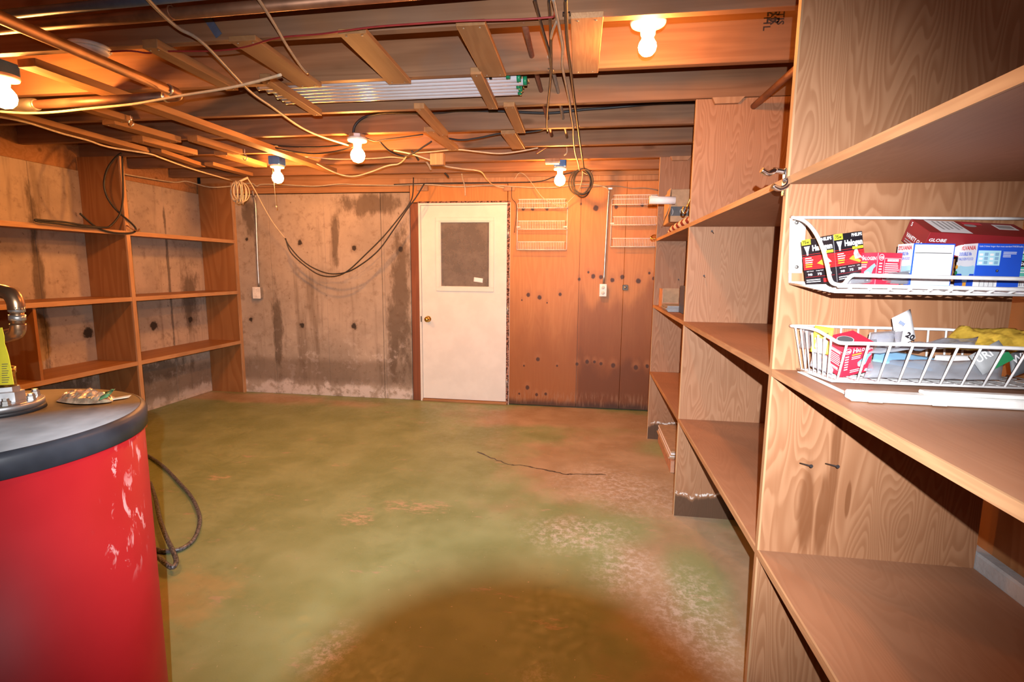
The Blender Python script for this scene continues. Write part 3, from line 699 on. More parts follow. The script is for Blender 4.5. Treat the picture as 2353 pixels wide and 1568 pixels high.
# ================================================================ TUBES, SMOKE DETECTOR
tl = [(2.560, 0.024, 0.00), (2.606, 0.024, 0.045), (2.652, 0.024, 0.07), (2.698, 0.024, 0.03), (2.744, 0.024, 0.035), (2.790, 0.024, 0.025)]
names = ['nearest the camera, with a printed label', 'second from the camera', 'third from the camera', 'fourth from the camera', 'fifth from the camera', 'farthest from the camera']
x0, x1 = A(600, 200, Z=ZC+0.02).x, A(1183, 200, Z=ZC+0.02).x
for (y, z, dx), nm_ in zip(tl, names):
    t = thing('fluorescent_tube', 'white fluorescent tube on the battens, '+nm_, 'tube', ((x0+x1)/2, y, ZC+z), 'fluorescent tubes stored on the battens')
    r = 0.0205; zc_ = ZC+z
    obj('glass', MB().tube([(x0+dx*0.5, y, zc_), (x1+dx-0.018, y, zc_)], r, 16), M['tubew'], t)
    obj('end_cap', MB().tube([(x1+dx-0.018, y, zc_), (x1+dx, y, zc_)], r+0.001, 16), M['greenm'], t)
    pm = MB()
    for s_ in (-1, 1): pm.tube([(x1+dx, y+s_*0.007, zc_), (x1+dx+0.011, y+s_*0.007, zc_)], 0.0015, 6)
    obj('pin', pm, M['brass'], t)
    obj('end_cap', MB().tube([(x0+dx*0.5-0.014, y, zc_), (x0+dx*0.5, y, zc_)], r+0.001, 16), M['galv'], t)
    if y < 2.57:
        lm = MB(); xx = x1+dx-0.155
        for a_, b_, mi in ((0.0, 0.018, 1), (0.022, 0.05, 0), (0.056, 0.07, 1)):
            arc = [Vector((0, -math.cos(q)*(r+0.0006), -math.sin(q)*(r+0.0006))) for q in (0.05, 0.4, 0.75, 1.1, 1.45)]
            for u, v in zip(arc, arc[1:]):
                lm.add([(xx+a_, y+u.y, zc_+u.z), (xx+b_, y+u.y, zc_+u.z), (xx+b_, y+v.y, zc_+v.z), (xx+a_, y+v.y, zc_+v.z)], [(0, 1, 2, 3)], mi)
        obj('printed_label', lm, [M['p_grey'], M['p_black']], t)
c = A(206, 112, Z=ZC-0.012)
t = thing('smoke_detector', 'round white smoke detector fixed under the joists behind the copper pipe', 'smoke detector', (c.x, c.y, ZC))
obj('base', MB().lathe([(0, 0), (0.072, 0), (0.074, -0.012), (0.070, -0.014), (0, -0.014)], rotM((c.x, c.y, ZC-0.001), (0, 0, 1)), 32), M['white'], t)
obj('cover', MB().lathe([(0.066, -0.015), (0.066, -0.020), (0.058, -0.028), (0.030, -0.031), (0, -0.0315)], rotM((c.x, c.y, ZC-0.001), (0, 0, 1)), 32), M['white'], t)
obj('grille', MB().lathe([(0.026, -0.0318), (0.024, -0.0350), (0, -0.0355)], rotM((c.x+0.0, c.y+0.0, ZC-0.001), (0, 0, 1)), 20), M['p_grey'], t)

# ================================================================ PIPES
def pipe_band(t, p, d, r): obj('solder_ring', MB().tube([Vector(p)-Vector(d)*0.006, Vector(p)+Vector(d)*0.006], r+0.0012, 16), M['solder'], t)
ZP = 2.25
t = thing('copper_pipe', 'brown copper pipe run crossing under the joists with an elbow beside the bulb', 'pipe', (-2.01, 2.0, ZP))
obj('pipe', MB().tube([(-2.005, -2.2, ZP), (-2.010, 2.33, ZP)], 0.0225, 18), M['copper'], t)
el = [(-2.010, 2.31, ZP), (-2.010, 2.345, ZP), (-2.013, 2.372, ZP-0.001), (-2.028, 2.388, ZP-0.002), (-2.055, 2.395, ZP-0.003), (-2.09, 2.396, ZP-0.004)]
obj('elbow', MB().tube(spline(el, 4), 0.0258, 18), M['copper'], t)
obj('cross_pipe', MB().tube([(-2.07, 2.396, ZP-0.004), (-2.93, 2.41, ZP-0.012)], 0.0222, 18), M['copper_dk'], t)
obj('coupling', MB().tube([(-2.86, 2.409, ZP-0.012), (-2.865, 2.409, ZP-0.012), (-2.95, 2.411, ZP-0.013), (-3.1, 2.412, ZP-0.014)], 0.024, 16, rad=[0.025, 0.033, 0.035, 0.028]), M['dark_metal'], t)
pipe_band(t, (-2.010, 2.315, ZP), (0, 1, 0), 0.0255); pipe_band(t, (-2.09, 2.396, ZP-0.004), (-1, 0.01, 0), 0.0255); pipe_band(t, (-2.86, 2.409, ZP-0.012), (-1, 0, 0), 0.0245)
for x, y, r, mt, lab, sg in ((0, 63, 0.0195, 'copper', 'copper pipe strapped along the joist nearest the camera', 1), (0, 30, 0.016, 'blue_steel', 'dark blue grey steel pipe in the top left corner', 2)):
    if sg == 1: a = A(0, 66, Z=2.292); b = A(700, 6, Z=2.292)
    else: a = A(45, 30, Z=2.30); b = A(321, 2, Z=2.30)
    d = (b-a).normalized(); a2 = a-d*0.6; b2 = a+d*(1.9 if sg == 1 else 1.4)
    t = thing('steel_pipe' if sg == 2 else 'copper_pipe', lab, 'pipe', (a2+b2)/2)
    obj('pipe', MB().tube([a2, b2], r, 16), M[mt], t)
    if sg == 1:
        c = A(395, 28, Z=2.292); ring = [c+Vector((0, -math.cos(q)*0.020, math.sin(q)*0.020+ (0.0))) for q in [math.pi*2*k/16 for k in range(16)]]
        obj('hanger_wire', MB().tube(ring, 0.0025, 6, closed=True).tube([c+Vector((0, 0, 0.02)), c+Vector((-0.03, 0.01, ZC+0.05-c.z))], 0.0022, 6), M['copper'], t)

# ================================================================ CABLES
def cable(name, label, cat, px, r, mat, plane, sub=5, group=None, jitter=0.0):
    pts = []
    for i, q in enumerate(px):
        pl = q[2] if len(q) > 2 else plane
        p = A(q[0], q[1], **pl); 
        if jitter: p += Vector((random.uniform(-jitter, jitter), 0, random.uniform(-jitter, jitter)))
        pts.append(p)
    o = obj(name, MB().tube(spline(pts, sub), r, 8), M[mat] if isinstance(mat, str) else mat)
    return tag(o, label, cat, group)
UN = dict(Z=ZC-0.012); UN2 = dict(Z=ZC-0.03); BW = dict(Y=D-0.055)
cable('cable', 'thick grey cable stretched diagonally below the joists to the middle lamp', 'cable', [(330,-12), (372,32), (412,66), (470,102), (570,206), (625,246), (690,292), (738,314), (800,334)], 0.0065, 'grey_cable', dict(Z=ZC-0.05))
cable('cable', 'short pale cable hanging from the near joist toward the tube bundle', 'cable', [(590,-8), (606,16), (632,58), (660,106), (690,150), (706,168)], 0.0055, 'grey_cable', dict(Z=ZC-0.055))
cable('wire', 'thin red wire stapled along the second joist edge', 'wire', [(250,119), (300,117), (340,122), (380,118), (490,117), (560,109), (640,87), (740,78), (850,63), (950,55), (1060,48), (1180,45), (1262,40), (1273,36), (1275,20), (1270,-5)], 0.0035, 'red_wire', dict(Z=ZC-0.027))
o = MB().beam(A(462, 20, Y=J0-0.004), A(503, 82, Y=J0-0.004), 0.004, 0.03, up=(1, 0, 0)); tag(obj('metal_strap', o, M['blue_steel']), 'short blue grey metal strap on the face of a joist', 'strap')
cable('cable', 'flat white ribbon cable running beside the long left batten to the cord coil', 'cable', [(-10,267), (60,281), (140,306), (200,322), (250,338), (340,353), (370,363), (440,388), (533,415)], 0.0065, 'cream', dict(Z=ZC-0.06))
cable('cable', 'pale sagging cable passing below the copper elbow', 'cable', [(-5,256), (60,260), (120,258), (200,250), (300,240), (360,230), (420,219), (520,203), (590,187), (645,172)], 0.006, 'cream', dict(Z=ZC-0.112))
cable('cable', 'thick black cable curving from the round steel lamp box along a joist', 'cable', [(812,305,dict(Y=3.40)), (815,290,dict(Y=3.40)), (828,275,dict(Y=3.40)), (850,265,dict(Y=3.40)), (890,259,dict(Y=3.40)), (960,260,dict(Y=3.40)), (1010,259,dict(Y=3.40)), (1060,254,dict(Y=3.40)), (1160,256,dict(Y=3.40)), (1260,260,dict(Y=3.40)), (1340,252,dict(Y=3.40)), (1400,248,dict(Y=3.40)), (1500,239,dict(Y=3.40)), (1600,236,dict(Y=3.40))], 0.0085, 'black', None)
cable('cable', 'brown cable threaded through drilled holes in the joists', 'cable', [(1203,44,dict(Y=2.0)), (1222,128,dict(Y=2.467)), (1243,208,dict(Y=2.94)), (1258,272,dict(Y=3.41)), (1268,312,dict(Y=3.885))], 0.0125, 'brown_cable', None, 2)
cable('cable', 'grey cable threaded through drilled holes beside the brown one', 'cable', [(1262,130,dict(Y=2.467)), (1283,212,dict(Y=2.94)), (1294,272,dict(Y=3.41)), (1303,316,dict(Y=3.885))], 0.0095, 'grey_cable', None, 2)
G = 'dark cords stapled under the joists'
cable('cord', 'dark cord crossing from the left into a joist hole, leftmost of the hanging cords', 'cord', [(1228,-5), (1238,35), (1252,85), (1262,120), (1266,150)], 0.0055, 'black', UN, group=G)
cable('cord', 'dark cord running straight down past a shiny staple to the brown cable', 'cord', [(1262,-5), (1265,60), (1266,110), (1266,165), (1262,210), (1258,250), (1256,285), (1258,300)], 0.006, 'black', UN, group=G)
cable('cord', 'doubled grey cord bowing right beside the plywood board', 'cord', [(1271,-5), (1281,42), (1288,80), (1293,110), (1292,150), (1300,190), (1309,235), (1312,262), (1317,290), (1318,320), (1322,352), (1328,372), (1332,392)], 0.006, 'grey_cable', UN2, group=G)
cable('cord', 'pale ended cord running down to the hanging cable coil', 'cord', [(1300,-5), (1301,40), (1304,100), (1312,165), (1320,230), (1328,290), (1334,335), (1342,388)], 0.0062, 'black', UN2, group=G)
cable('cord', 'short dark strut of cord between two staples', 'cord', [(1280,48), (1271,68), (1266,88)], 0.005, 'grey_cable', UN2, group=G)
for k, (cx, cy, Y) in enumerate(((1266, 163, 2.47), (1302, 37, 1.99), (1327, 292, 3.4))):
    c = A(cx, cy, Y=Y-0.006); m = MB().tube([c+Vector((-0.012, 0, 0)), c+Vector((-0.012, -0.02, 0.004)), c+Vector((0.012, -0.02, 0.004)), c+Vector((0.012, 0, 0))], 0.0022, 6)
    tag(obj('cable_staple', m, M['screw'] if k != 1 else M['black']), ['shiny staple holding a dark cord on the second joist', 'black cable clip beside the plywood board edge', 'dark staple near the far joists by the pale cord'][k], 'staple')
# wires near the back wall
cable('cable', 'long pale cable along the top of the back wall from left shelves to conduit', 'cable', [(285,400,dict(X=XL+0.05)), (330,408,dict(X=XL+0.05)), (400,419,dict(X=XL+0.05)), (430,417,dict(X=XL+0.1)), (480,430,dict(Y=5.0)), (530,428), (575,421), (590,428), (600,424), (640,424), (720,428), (780,423), (830,425), (905,426), (980,424), (1050,429), (1130,426), (1200,430), (1270,431), (1330,424), (1375,426), (1398,434)], 0.006, 'cream', BW)
cable('cable', 'dark cable run along the ledger above the door to the coil', 'cable', [(905,424), (940,423), (1000,421), (1100,420), (1230,418), (1270,408), (1300,400), (1320,396)], 0.005, 'black', dict(Y=D-0.075))
cable('cable', 'thin pale cable leaving the coil for the right end of the wall', 'cable', [(1330,432), (1380,428), (1420,428), (1450,433), (1480,432), (1512,438)], 0.004, 'grey_cable', dict(Y=D-0.062))
LO = dict(Y=4.6)
cable('cable', 'cream cable drooping from the lamps down to the door header', 'cable', [(905,346,dict(Y=3.78)), (945,354,dict(Y=3.80)), (985,367,dict(Y=3.84)), (1020,381,dict(Y=3.95)), (1060,388,dict(Y=4.1)), (1103,394,dict(Y=4.3)), (1118,412,dict(Y=4.7)), (1135,426,dict(Y=5.12)), (1158,432,dict(Y=5.155))], 0.0055, 'cream', LO)
cable('cable', 'cream cable sagging between the pull chain lamp and the middle lamp', 'cable', [(728,376,dict(Y=4.2)), (755,390,dict(Y=4.2)), (785,402,dict(Y=4.2)), (815,405,dict(Y=4.2)), (850,396,dict(Y=4.15)), (890,381,dict(Y=4.1)), (915,377,dict(Y=4.1)), (928,368,dict(Y=4.0)), (933,360,dict(Y=3.95))], 0.0055, 'cream', LO)
cable('cable', 'cream cable running level behind the middle lamp', 'cable', [(680,359,dict(Y=4.2)), (720,362,dict(Y=4.2)), (780,366,dict(Y=4.2)), (860,364,dict(Y=4.2)), (900,361,dict(Y=4.2)), (930,364,dict(Y=4.2))], 0.0055, 'cream', LO)
cable('cable', 'white cable hung from joist to joist left of the dented batten', 'cable', [(950,352,dict(Y=4.0)), (990,349,dict(Y=4.0)), (1050,344,dict(Y=3.9)), (1100,349,dict(Y=3.9)), (1150,353,dict(Y=3.9)), (1200,347,dict(Y=3.9)), (1236,340,dict(Y=3.87))], 0.0055, 'cream', LO)
cable('cable', 'black cable looping from the steel lamp box past the crossed battens', 'cable', [(873,326,dict(Y=3.5)), (895,347,dict(Y=3.6)), (925,358,dict(Y=3.7)), (948,353,dict(Y=3.7)), (972,338,dict(Y=3.7)), (992,325,dict(Y=3.7))], 0.006, 'black', LO)
cable('cable', 'thin dark cable from the lamp box across to the crossed battens', 'cable', [(838,316,dict(Y=3.5)), (862,325,dict(Y=3.5)), (880,321,dict(Y=3.5)), (920,316,dict(Y=3.5)), (972,309,dict(Y=3.5))], 0.004, 'black', LO)
cable('cable', 'doubled black cable dipping between the crossed and dented battens', 'cable', [(1024,317,dict(Y=3.6)), (1060,322,dict(Y=3.6)), (1100,317,dict(Y=3.6)), (1150,307,dict(Y=3.6)), (1190,306,dict(Y=3.6)), (1235,301,dict(Y=3.6)), (1250,296,dict(Y=3.6))], 0.006, 'black', LO)
cable('cable', 'black cable sagging toward the middle lamp above the longest batten', 'cable', [(585,325,dict(Y=3.8)), (640,335,dict(Y=3.8)), (700,338,dict(Y=3.8)), (760,336,dict(Y=3.7)), (812,328,dict(Y=3.6))], 0.0055, 'black', LO)
cable('cable', 'lower black cable sagging beside the longest batten', 'cable', [(612,334,dict(Y=3.68)), (660,346,dict(Y=3.68)), (720,353,dict(Y=3.7)), (770,348,dict(Y=3.6)), (812,338,dict(Y=3.5))], 0.005, 'black', LO)
for k, (a, b, lab) in enumerate((((945,346), (962,368), 'dark short cable end poking down left of the wood block'), ((980,372), (990,390), 'grey cable stub poking down below the wood block'), ((1022,398), (1030,407), 'small dark cable stub above the door'))):
    cable('cable_stub', lab, 'cable', [(*a, dict(Y=4.1+0.2*k)), ((a[0]+b[0])/2+1, (a[1]+b[1])/2, dict(Y=4.12+0.2*k)), (*b, dict(Y=4.15+0.2*k))], 0.009, 'grey_cable' if k == 1 else 'black', None)
cable('cable_stub', 'pale cable tail hanging over the middle of the door header', 'cable', [(1061,400,dict(Y=5.0)), (1063,412,dict(Y=5.1)), (1068,428,dict(Y=5.17)), (1069,450,dict(Y=5.2))], 0.006, 'cream', None)
cable('cable_stub', 'curled pale wire end beside the far blue lamp box', 'cable', [(1302,336,dict(Y=4.3)), (1303,347,dict(Y=4.3)), (1301,353,dict(Y=4.3)), (1296,357,dict(Y=4.3))], 0.005, 'cream', None)
cable('cable_stub', 'brown cable stub slanting above the weathered wood block', 'cable', [(1256,337,dict(Y=4.2)), (1243,345,dict(Y=4.2)), (1232,352,dict(Y=4.2))], 0.009, 'brown_cable', None)
cable('wire', 'thin cream wire draped over the left wire rack', 'wire', [(1183,412,dict(Y=5.17)), (1193,398,dict(Y=5.17)), (1207,403,dict(Y=5.17)), (1225,425,dict(Y=5.12)), (1245,452,dict(Y=5.09)), (1270,468,dict(Y=5.08)), (1300,478,dict(Y=5.08))], 0.0032, 'cream', None)
cable('wire', 'thin cream wire hanging from the coil to the left wire rack', 'wire', [(1338,390,dict(Y=4.9)), (1337,415,dict(Y=4.95)), (1328,440,dict(Y=5.0)), (1312,458,dict(Y=5.05)), (1298,472,dict(Y=5.08))], 0.0035, 'cream', None)
cable('wire', 'two thin dark wires hanging beside the top right of the door frame', 'wire', [(1176,428,dict(Y=5.2)), (1176,455,dict(Y=5.2)), (1186,470,dict(Y=5.2)), (1186,500,dict(Y=5.2)), (1182,535,dict(Y=5.2))], 0.003, 'black', None)
# draped black cables with the cream cord that ties them
cable('cord', 'cream cord tied from the batten coil down to the draped black cables', 'cord', [(569,410,dict(Y=4.62)), (585,436,dict(Y=4.7)), (605,474,dict(Y=4.8)), (628,513,dict(Y=4.9)), (655,548,dict(Y=4.98))], 0.005, 'cream', None, 4)
for k, (pp, lab) in enumerate(((((655,548), (665,566), (690,595), (720,616), (757,629), (795,626), (830,608), (870,575), (905,527), (935,482), (957,452), (975,422)), 'black cable draped across the concrete wall, upper of the pair'),
                               (((656,548), (668,580), (700,610), (735,632), (770,635), (800,622), (840,585), (880,545), (915,503), (938,472), (948,450), (950,408)), 'black cable draped across the concrete wall, lower of the pair'))):
    cable('draped_cable', lab, 'cable', [(x, y, dict(Y=4.98-0.03*k+0.15*i/len(pp))) for i, (x, y) in enumerate(pp)], 0.0062, 'black', None, 5, 'black cables draped over the concrete wall')
# coils
def coil(name, label, cx, cy, Y, rx, ry, n, r, mat, tilt=0.3, drop=0.4):
    t = thing(name, label, 'cable', A(cx, cy, Y=Y))
    for k in range(n):
        a = rx*random.uniform(0.8, 1.05); b = ry*random.uniform(0.85, 1.06); ph = random.uniform(-tilt, tilt); c = A(cx, cy, Y=Y)+Vector((random.uniform(-.3, .5)*rx*0.5, (k-n/2)*r*2.1, 0))
        pts = [c+Vector((a*math.sin(q)*math.cos(ph), a*math.sin(q)*math.sin(ph), b*math.cos(q)-(b-ry)+0.0)) for q in [2*math.pi*i/28 for i in range(28)]]
        obj('loop', MB().tube(pts, r, 7, closed=True), M[mat], t)
    return t
coil('cable_coil', 'coil of black cable hanging in front of the knotty plywood wall', 1334, 420, 4.85, 0.098, 0.118, 4, 0.006, 'black', 0.55)
t = coil('cord_coil', 'bundled coil of cream cord hanging from a batten at the left', 550, 444, 4.55, 0.082, 0.105, 9, 0.0045, 'cream', 0.9)
obj('knot', MB().tube(spline([A(541, 423, Y=4.55), A(553, 416, Y=4.57), A(570, 408, Y=4.6)], 4), 0.010, 8), M['cream'], t)
c = A(1351, 395, Y=4.9); t = thing('wire_splice', 'tiny wire splice with a yellow cap above the black cable coil', 'splice', c)
obj('cap', MB().lathe([(0.004, 0.014), (0.011, 0.01), (0.012, -0.012), (0.009, -0.014)], rotM(c, (0.5, 0, 1)), 10), M['yellow'], t)
obj('tail', MB().tube(spline([c+Vector((-0.05, 0, 0.0)), c+Vector((-0.02, -0.01, -0.02)), c+Vector((0.01, -0.01, -0.025)), c+Vector((0.035, 0, 0.0)), c+Vector((0.05, 0, 0.02))], 4), 0.003, 6), M['cream'], t)
# black cable over the left shelving
XQ = dict(X=XF+0.03)
cable('shelf_cable', 'stiff black cable curling over the left shelving and along its top shelf', 'cable', [(278,352), (262,366), (246,390), (239,420), (244,448), (258,472), (275,490), (295,507), (310,522), (311,531), (300,536), (270,536), (240,530), (215,518), (184,491)], 0.0075, 'black', XQ)
cable('shelf_cable', 'second black cable resting along the top shelf of the left shelving', 'cable', [(281,360), (282,400), (283,440), (281,470), (274,495), (255,518), (240,523), (200,519), (150,511), (105,507), (82,505), (86,509), (120,513), (180,520), (232,524)], 0.007, 'black', dict(X=XF+0.055))

# hooks
def hook(name, label, pts, r, mat, plate=None, cat='hook', rad=None):
    t = thing(name, label, cat, pts[0])
    obj('hook', MB().tube(spline(pts, 6), r, 10), M[mat], t)
    if plate: obj('back_plate', plate, M[mat], t, 0.002)
    return t
c = A(301, 283, Z=ZC-0.05); ring = [c+Vector((math.cos(q)*0.016, 0.012*math.sin(q)*0.3, math.sin(q)*0.02)) for q in [math.pi*(0.5+1.8*k/12) for k in range(13)]]
hook('screw_hook', 'shiny screw hook under the battens below the copper pipe', [c+Vector((0, 0, 0.045))]+ring, 0.004, 'chrome')
c = A(563, 362, Z=ZC-0.062); ring = [c+Vector((math.cos(q)*0.016, 0, math.sin(q)*0.02)) for q in [math.pi*(0.5-1.5*k/12) for k in range(13)]]
hook('screw_hook', 'dull screw hook left of the pull chain lamp', [c+Vector((0, 0, 0.064))]+ring, 0.0035, 'galv')
HX = XRF-0.008
m = MB().box((HX-0.004, 1.545, 1.625), (HX, 1.566, 1.70))
def hp(x, y, X): return A(x, y, X=X)
b0 = Vector((HX-0.004, 1.555, 1.685))
p1 = [Vector((HX-0.004, 1.555, 1.690)), Vector((HX-0.03, 1.555, 1.694)), A(1780, 392, Y=1.545), A(1765, 399, Y=1.54), A(1750, 391, Y=1.535)]
p2 = [Vector((HX-0.004, 1.555, 1.665)), A(1812, 415, Y=1.545), A(1806, 428, Y=1.542), A(1790, 434, Y=1.54), A(1775, 427, Y=1.535)]
t = hook('coat_hook', 'chrome double coat hook on the edge of the nearest upright', p1, 0.0078, 'chrome', m)
obj('lower_hook', MB().tube(spline(p2, 6), 0.0075, 10), M['chrome'], t)
c = Vector((XRF-0.012, 4.352, 1.683))
hook('cup_hook', 'small brass hook at the front corner of the far top shelf', [c+Vector((0.014, 0.004, 0.02)), c+Vector((-0.02, 0, 0.018)), c+Vector((-0.035, -0.01, 0.0)), c+Vector((-0.02, -0.03, -0.012)), c+Vector((0.0, -0.045, -0.008))], 0.006, 'brass')
c = A(1583, 478, X=XRF-0.01); 
hook('cup_hook', 'dark brass coat hook on the second upright beside the cardboard box', [c+Vector((0.004, 0, 0.05)), c+Vector((-0.012, 0, 0.0)), A(1578, 482, Y=2.93), A(1573, 490, Y=2.92), A(1568, 485, Y=2.92), A(1571, 475, Y=2.92)], 0.005, 'brass')
cl = A(292, 527, X=XF+0.02)
hook('coat_hook', 'small pale wire hook on the left shelving upright holding black cable', [cl+Vector((0, 0.0, 0.03)), cl+Vector((0.02, 0, 0.02)), cl+Vector((0.03, 0.03, 0.0)), cl+Vector((0.03, 0.07, -0.01)), cl+Vector((0.03, 0.09, 0.01))], 0.005, 'copper')

# ================================================================ BACK WALL FITTINGS
def rack(label, x0, x1, rows, xl=0):
    tl_ = A(x0, rows[0][0], Y=D-0.1); br = A(x1, rows[-1][1], Y=D-0.1)
    t = thing('wire_rack', label, 'rack', ((tl_.x+br.x)/2, D-0.07, br.z), 'white wire racks on the plywood wall')
    yb, yf = D-0.022, D-0.095; r = 0.0036
    fm = MB(); zt, zb_ = tl_.z-0.03, br.z
    for x in (tl_.x, br.x): fm.tube([(x, yb-0.004, zt), (x, yb-0.004, zb_)], r, 6)
    for z in (zb_, zt): fm.tube([(tl_.x, yb-0.004, z), (br.x, yb-0.004, z)], r, 6)
    obj('frame', fm, M['wire_white'], t)
    for (ya_, yb2) in rows:
        z1 = A((x0+x1)/2, ya_, Y=yf).z; z0 = A((x0+x1)/2, yb2, Y=yf).z; m = MB()
        xa, xb = tl_.x+0.012, br.x-0.012
        m.tube([(xa, yb, z1-0.005), (xa+0.004, yf+0.01, z1), (xa+0.016, yf, z1), (xb-0.016, yf, z1), (xb-0.004, yf+0.01, z1), (xb, yb, z1-0.005)], r, 6)
        m.tube([(tl_.x, yb, z0), (tl_.x+0.006, yf, z0), (br.x-0.006, yf, z0), (br.x, yb, z0)], r, 6)
        n = 28
        for i in range(n):
            x = xa+0.016+(xb-xa-0.032)*i/(n-1); m.tube([(x, yf, z1), (x, yf, z0), (x, yb, z0-0.001)], 0.0019, 5, caps=False)
        o = obj('tray', m, M['wire_white'], t); o['kind'] = 'stuff'
    for x in (tl_.x, br.x-0.03):
        obj('clip', B((x-0.008, yb-0.012, (zt+zb_)/2-0.01), (x+0.03, D-0.0125, (zt+zb_)/2+0.004)), M['white'], t, 0.003)
rack('white three tier wire rack hanging on the plywood wall right beside the door', 1187, 1301, ((458, 478), (508, 527), (556, 574)))
rack('white three tier wire rack half hidden behind the far upright of the shelving', 1407, 1516, ((448, 470), (498, 517), (548, 567)))
def outlet(label, bx, by, wpx, hpx, path, duplex):
    a = A(bx-wpx/2, by+hpx/2, Y=D-0.03); b = A(bx+wpx/2, by-hpx/2, Y=D-0.03)
    t = thing('outlet_box', label, 'outlet', ((a.x+b.x)/2, D-0.012, a.z))
    y1 = D-0.013 if duplex else D-0.0015
    obj('box', B((a.x, D-0.055, a.z), (b.x, y1, b.z)), M['galv'], t, 0.004)
    obj('cover', B((a.x-0.003, D-0.060, a.z-0.003), (b.x+0.003, D-0.0555, b.z+0.003)), M['white'], t, 0.002)
    cx, cz = (a.x+b.x)/2, (a.z+b.z)/2
    if duplex:
        for s_ in (-1, 1):
            obj('socket', MB().lathe([(0, 0.0), (0.017, 0.0), (0.016, 0.003), (0, 0.003)], rotM((cx, D-0.0602, cz+s_*0.027), (0, -1, 0)), 16), M['porcelain'], t)
            sm = MB()
            for d_ in (-0.006, 0.006): sm.box((cx+d_-0.0012, D-0.0638, cz+s_*0.027-0.002), (cx+d_+0.0012, D-0.0633, cz+s_*0.027+0.008))
            sm.box((cx-0.002, D-0.0638, cz+s_*0.027-0.010), (cx+0.002, D-0.0633, cz+s_*0.027-0.006)); obj('slot', sm, M['p_black'], t)
    else:
        for s_ in (-1, 1): obj('screw', MB().lathe([(0.003, 0), (0.003, 0.002), (0, 0.0025)], rotM((cx, D-0.060, cz+s_*0.035), (0, -1, 0)), 8), M['screw'], t)
    pts = spline([A(x, y, Y=D-0.034) for x, y in path], 4)
    obj('conduit', MB().tube(pts, 0.0105, 10), M['galv'], t)
    mid = A(*path[len(path)//2+1 if len(path) > 3 else 1], Y=D-0.03)
    obj('strap', B((mid.x-0.012, D-0.048, mid.z-0.01), (mid.x+0.03, D-0.0445, mid.z+0.01)), M['galv'], t, 0.002)
outlet('white blank outlet box with bent steel conduit on the concrete wall', 593, 673, 15, 25, [(595,660), (592,600), (589,520), (587,470), (583,452), (580,438)], False)
outlet('white duplex outlet with straight steel conduit on the plywood wall', 1385.5, 667, 16, 27, [(1387,653), (1392,560), (1397,470), (1400,434)], True)
a = A(1430, 667, Y=D-0.02); b = A(1443, 655, Y=D-0.02)
t = thing('switch_plate', 'small square metal box on the plywood wall right of the duplex outlet', 'plate', ((a.x+b.x)/2, D-0.02, a.z))
obj('plate', B((a.x, D-0.03, a.z), (b.x, D-0.013, b.z)), M['dark_metal'], t, 0.003)
obj('button', MB().lathe([(0.014, 0), (0.013, 0.006), (0, 0.008)], rotM(((a.x+b.x)/2, D-0.03, (a.z+b.z)/2), (0, -1, 0)), 12), M['galv'], t)

# ================================================================ THINGS ON THE FAR RIGHT SHELVES
zs = S1
Yb = 3.78; a = A(1537, 508, Y=Yb); b = A(1592, 432, Y=Yb)
t = thing('cardboard_box', 'taped cardboard box lying on the far top shelf behind a striped bundle', 'box', (a.x, Yb, zs))
zb0 = zs+0.083; hB = b.z-a.z
bx = MB().box((a.x+0.008, Yb, zb0), (a.x+0.30, Yb+0.34, zb0+hB)); obj('carton', bx, M['card'], t, 0.004)
obj('flap', MB().beam((a.x-0.005, Yb+0.02, zb0+hB*0.99), (a.x-0.012, Yb+0.02, zb0+hB*0.62), 0.16, 0.004, up=(1, 0, 0)), M['card'], t)
obj('flap', MB().beam((a.x-0.002, Yb+0.03, zb0+hB*0.38), (a.x-0.035, Yb+0.0, zb0+0.004), 0.16, 0.004, up=(1, 0, 0)), M['card'], t)
tz = A(1560, 485, Y=Yb).z
obj('tape', B((a.x+0.008, Yb-0.001, tz-0.033), (a.x+0.30, Yb-0.0003, tz+0.030)), M['tape'], t)
tm = MB().text('OWO', rotM((a.x+0.066, Yb-0.0015, tz-0.018), (0, -1, 0), (1, 0, 0)), 0.046, 0); tm.text(')', rotM((a.x+0.014, Yb-0.0015, tz-0.018), (0, -1, 0), (1, 0, 0)), 0.05, 0)
obj('lettering', tm, M['p_grey'], t)
r0 = A(1492, 460, Y=3.68); r1 = A(1541, 461, Y=3.68)
m = MB(); 
for k in range(2):
    q = 0.026-0.004*k; m.tube([r0+Vector((0.002*k, 0, 0)), r1+Vector((0.03, 0, 0))], q, 16)
o = obj('paper_roll', m, M['paperw']); tag(o, 'white paper roll sticking out past the front of the far top shelf', 'roll')
o2 = obj('roll_flap', MB().sheet(r0+Vector((0.006, -0.012, 0.024)), (0.05, 0, 0), (0, 0.03, 0.012), 4, 3, 0.002, 40, 0.0012), M['paperw'], o)
# striped bundle: a soft rolled cushion along the shelf edge
ya_, yb_ = 3.03, 4.20; m = MB(); n = 16; ring = []
v = []; f = []; K = 14
for i in range(n+1):
    y = ya_+(yb_-ya_)*i/n; e = math.sin(math.pi*min(1, (i+0.6)/n*1.0)) if i > n*0.5 else 1.0
    e = max(0.12, math.sqrt(max(0, 1-((i/n-0.35)/0.68)**2)))
    for k in range(K):
        q = 2*math.pi*k/K; v.append(Vector((XRF+0.10+0.085*math.cos(q)*min(1, e+0.1), y, zs+0.0015+0.039*e+0.039*e*math.sin(q))))
for i in range(n):
    for k in range(K): l = (k+1) % K; f.append((i*K+k, (i+1)*K+k, (i+1)*K+l, i*K+l))
f.append(tuple(range(K))); f.append(tuple(n*K+k for k in range(K))[::-1]); m.add(v, f, 0, True)
tag(obj('striped_bundle', m, M['stripe']), 'red and cream striped fabric bundle along the far top shelf edge', 'bundle')
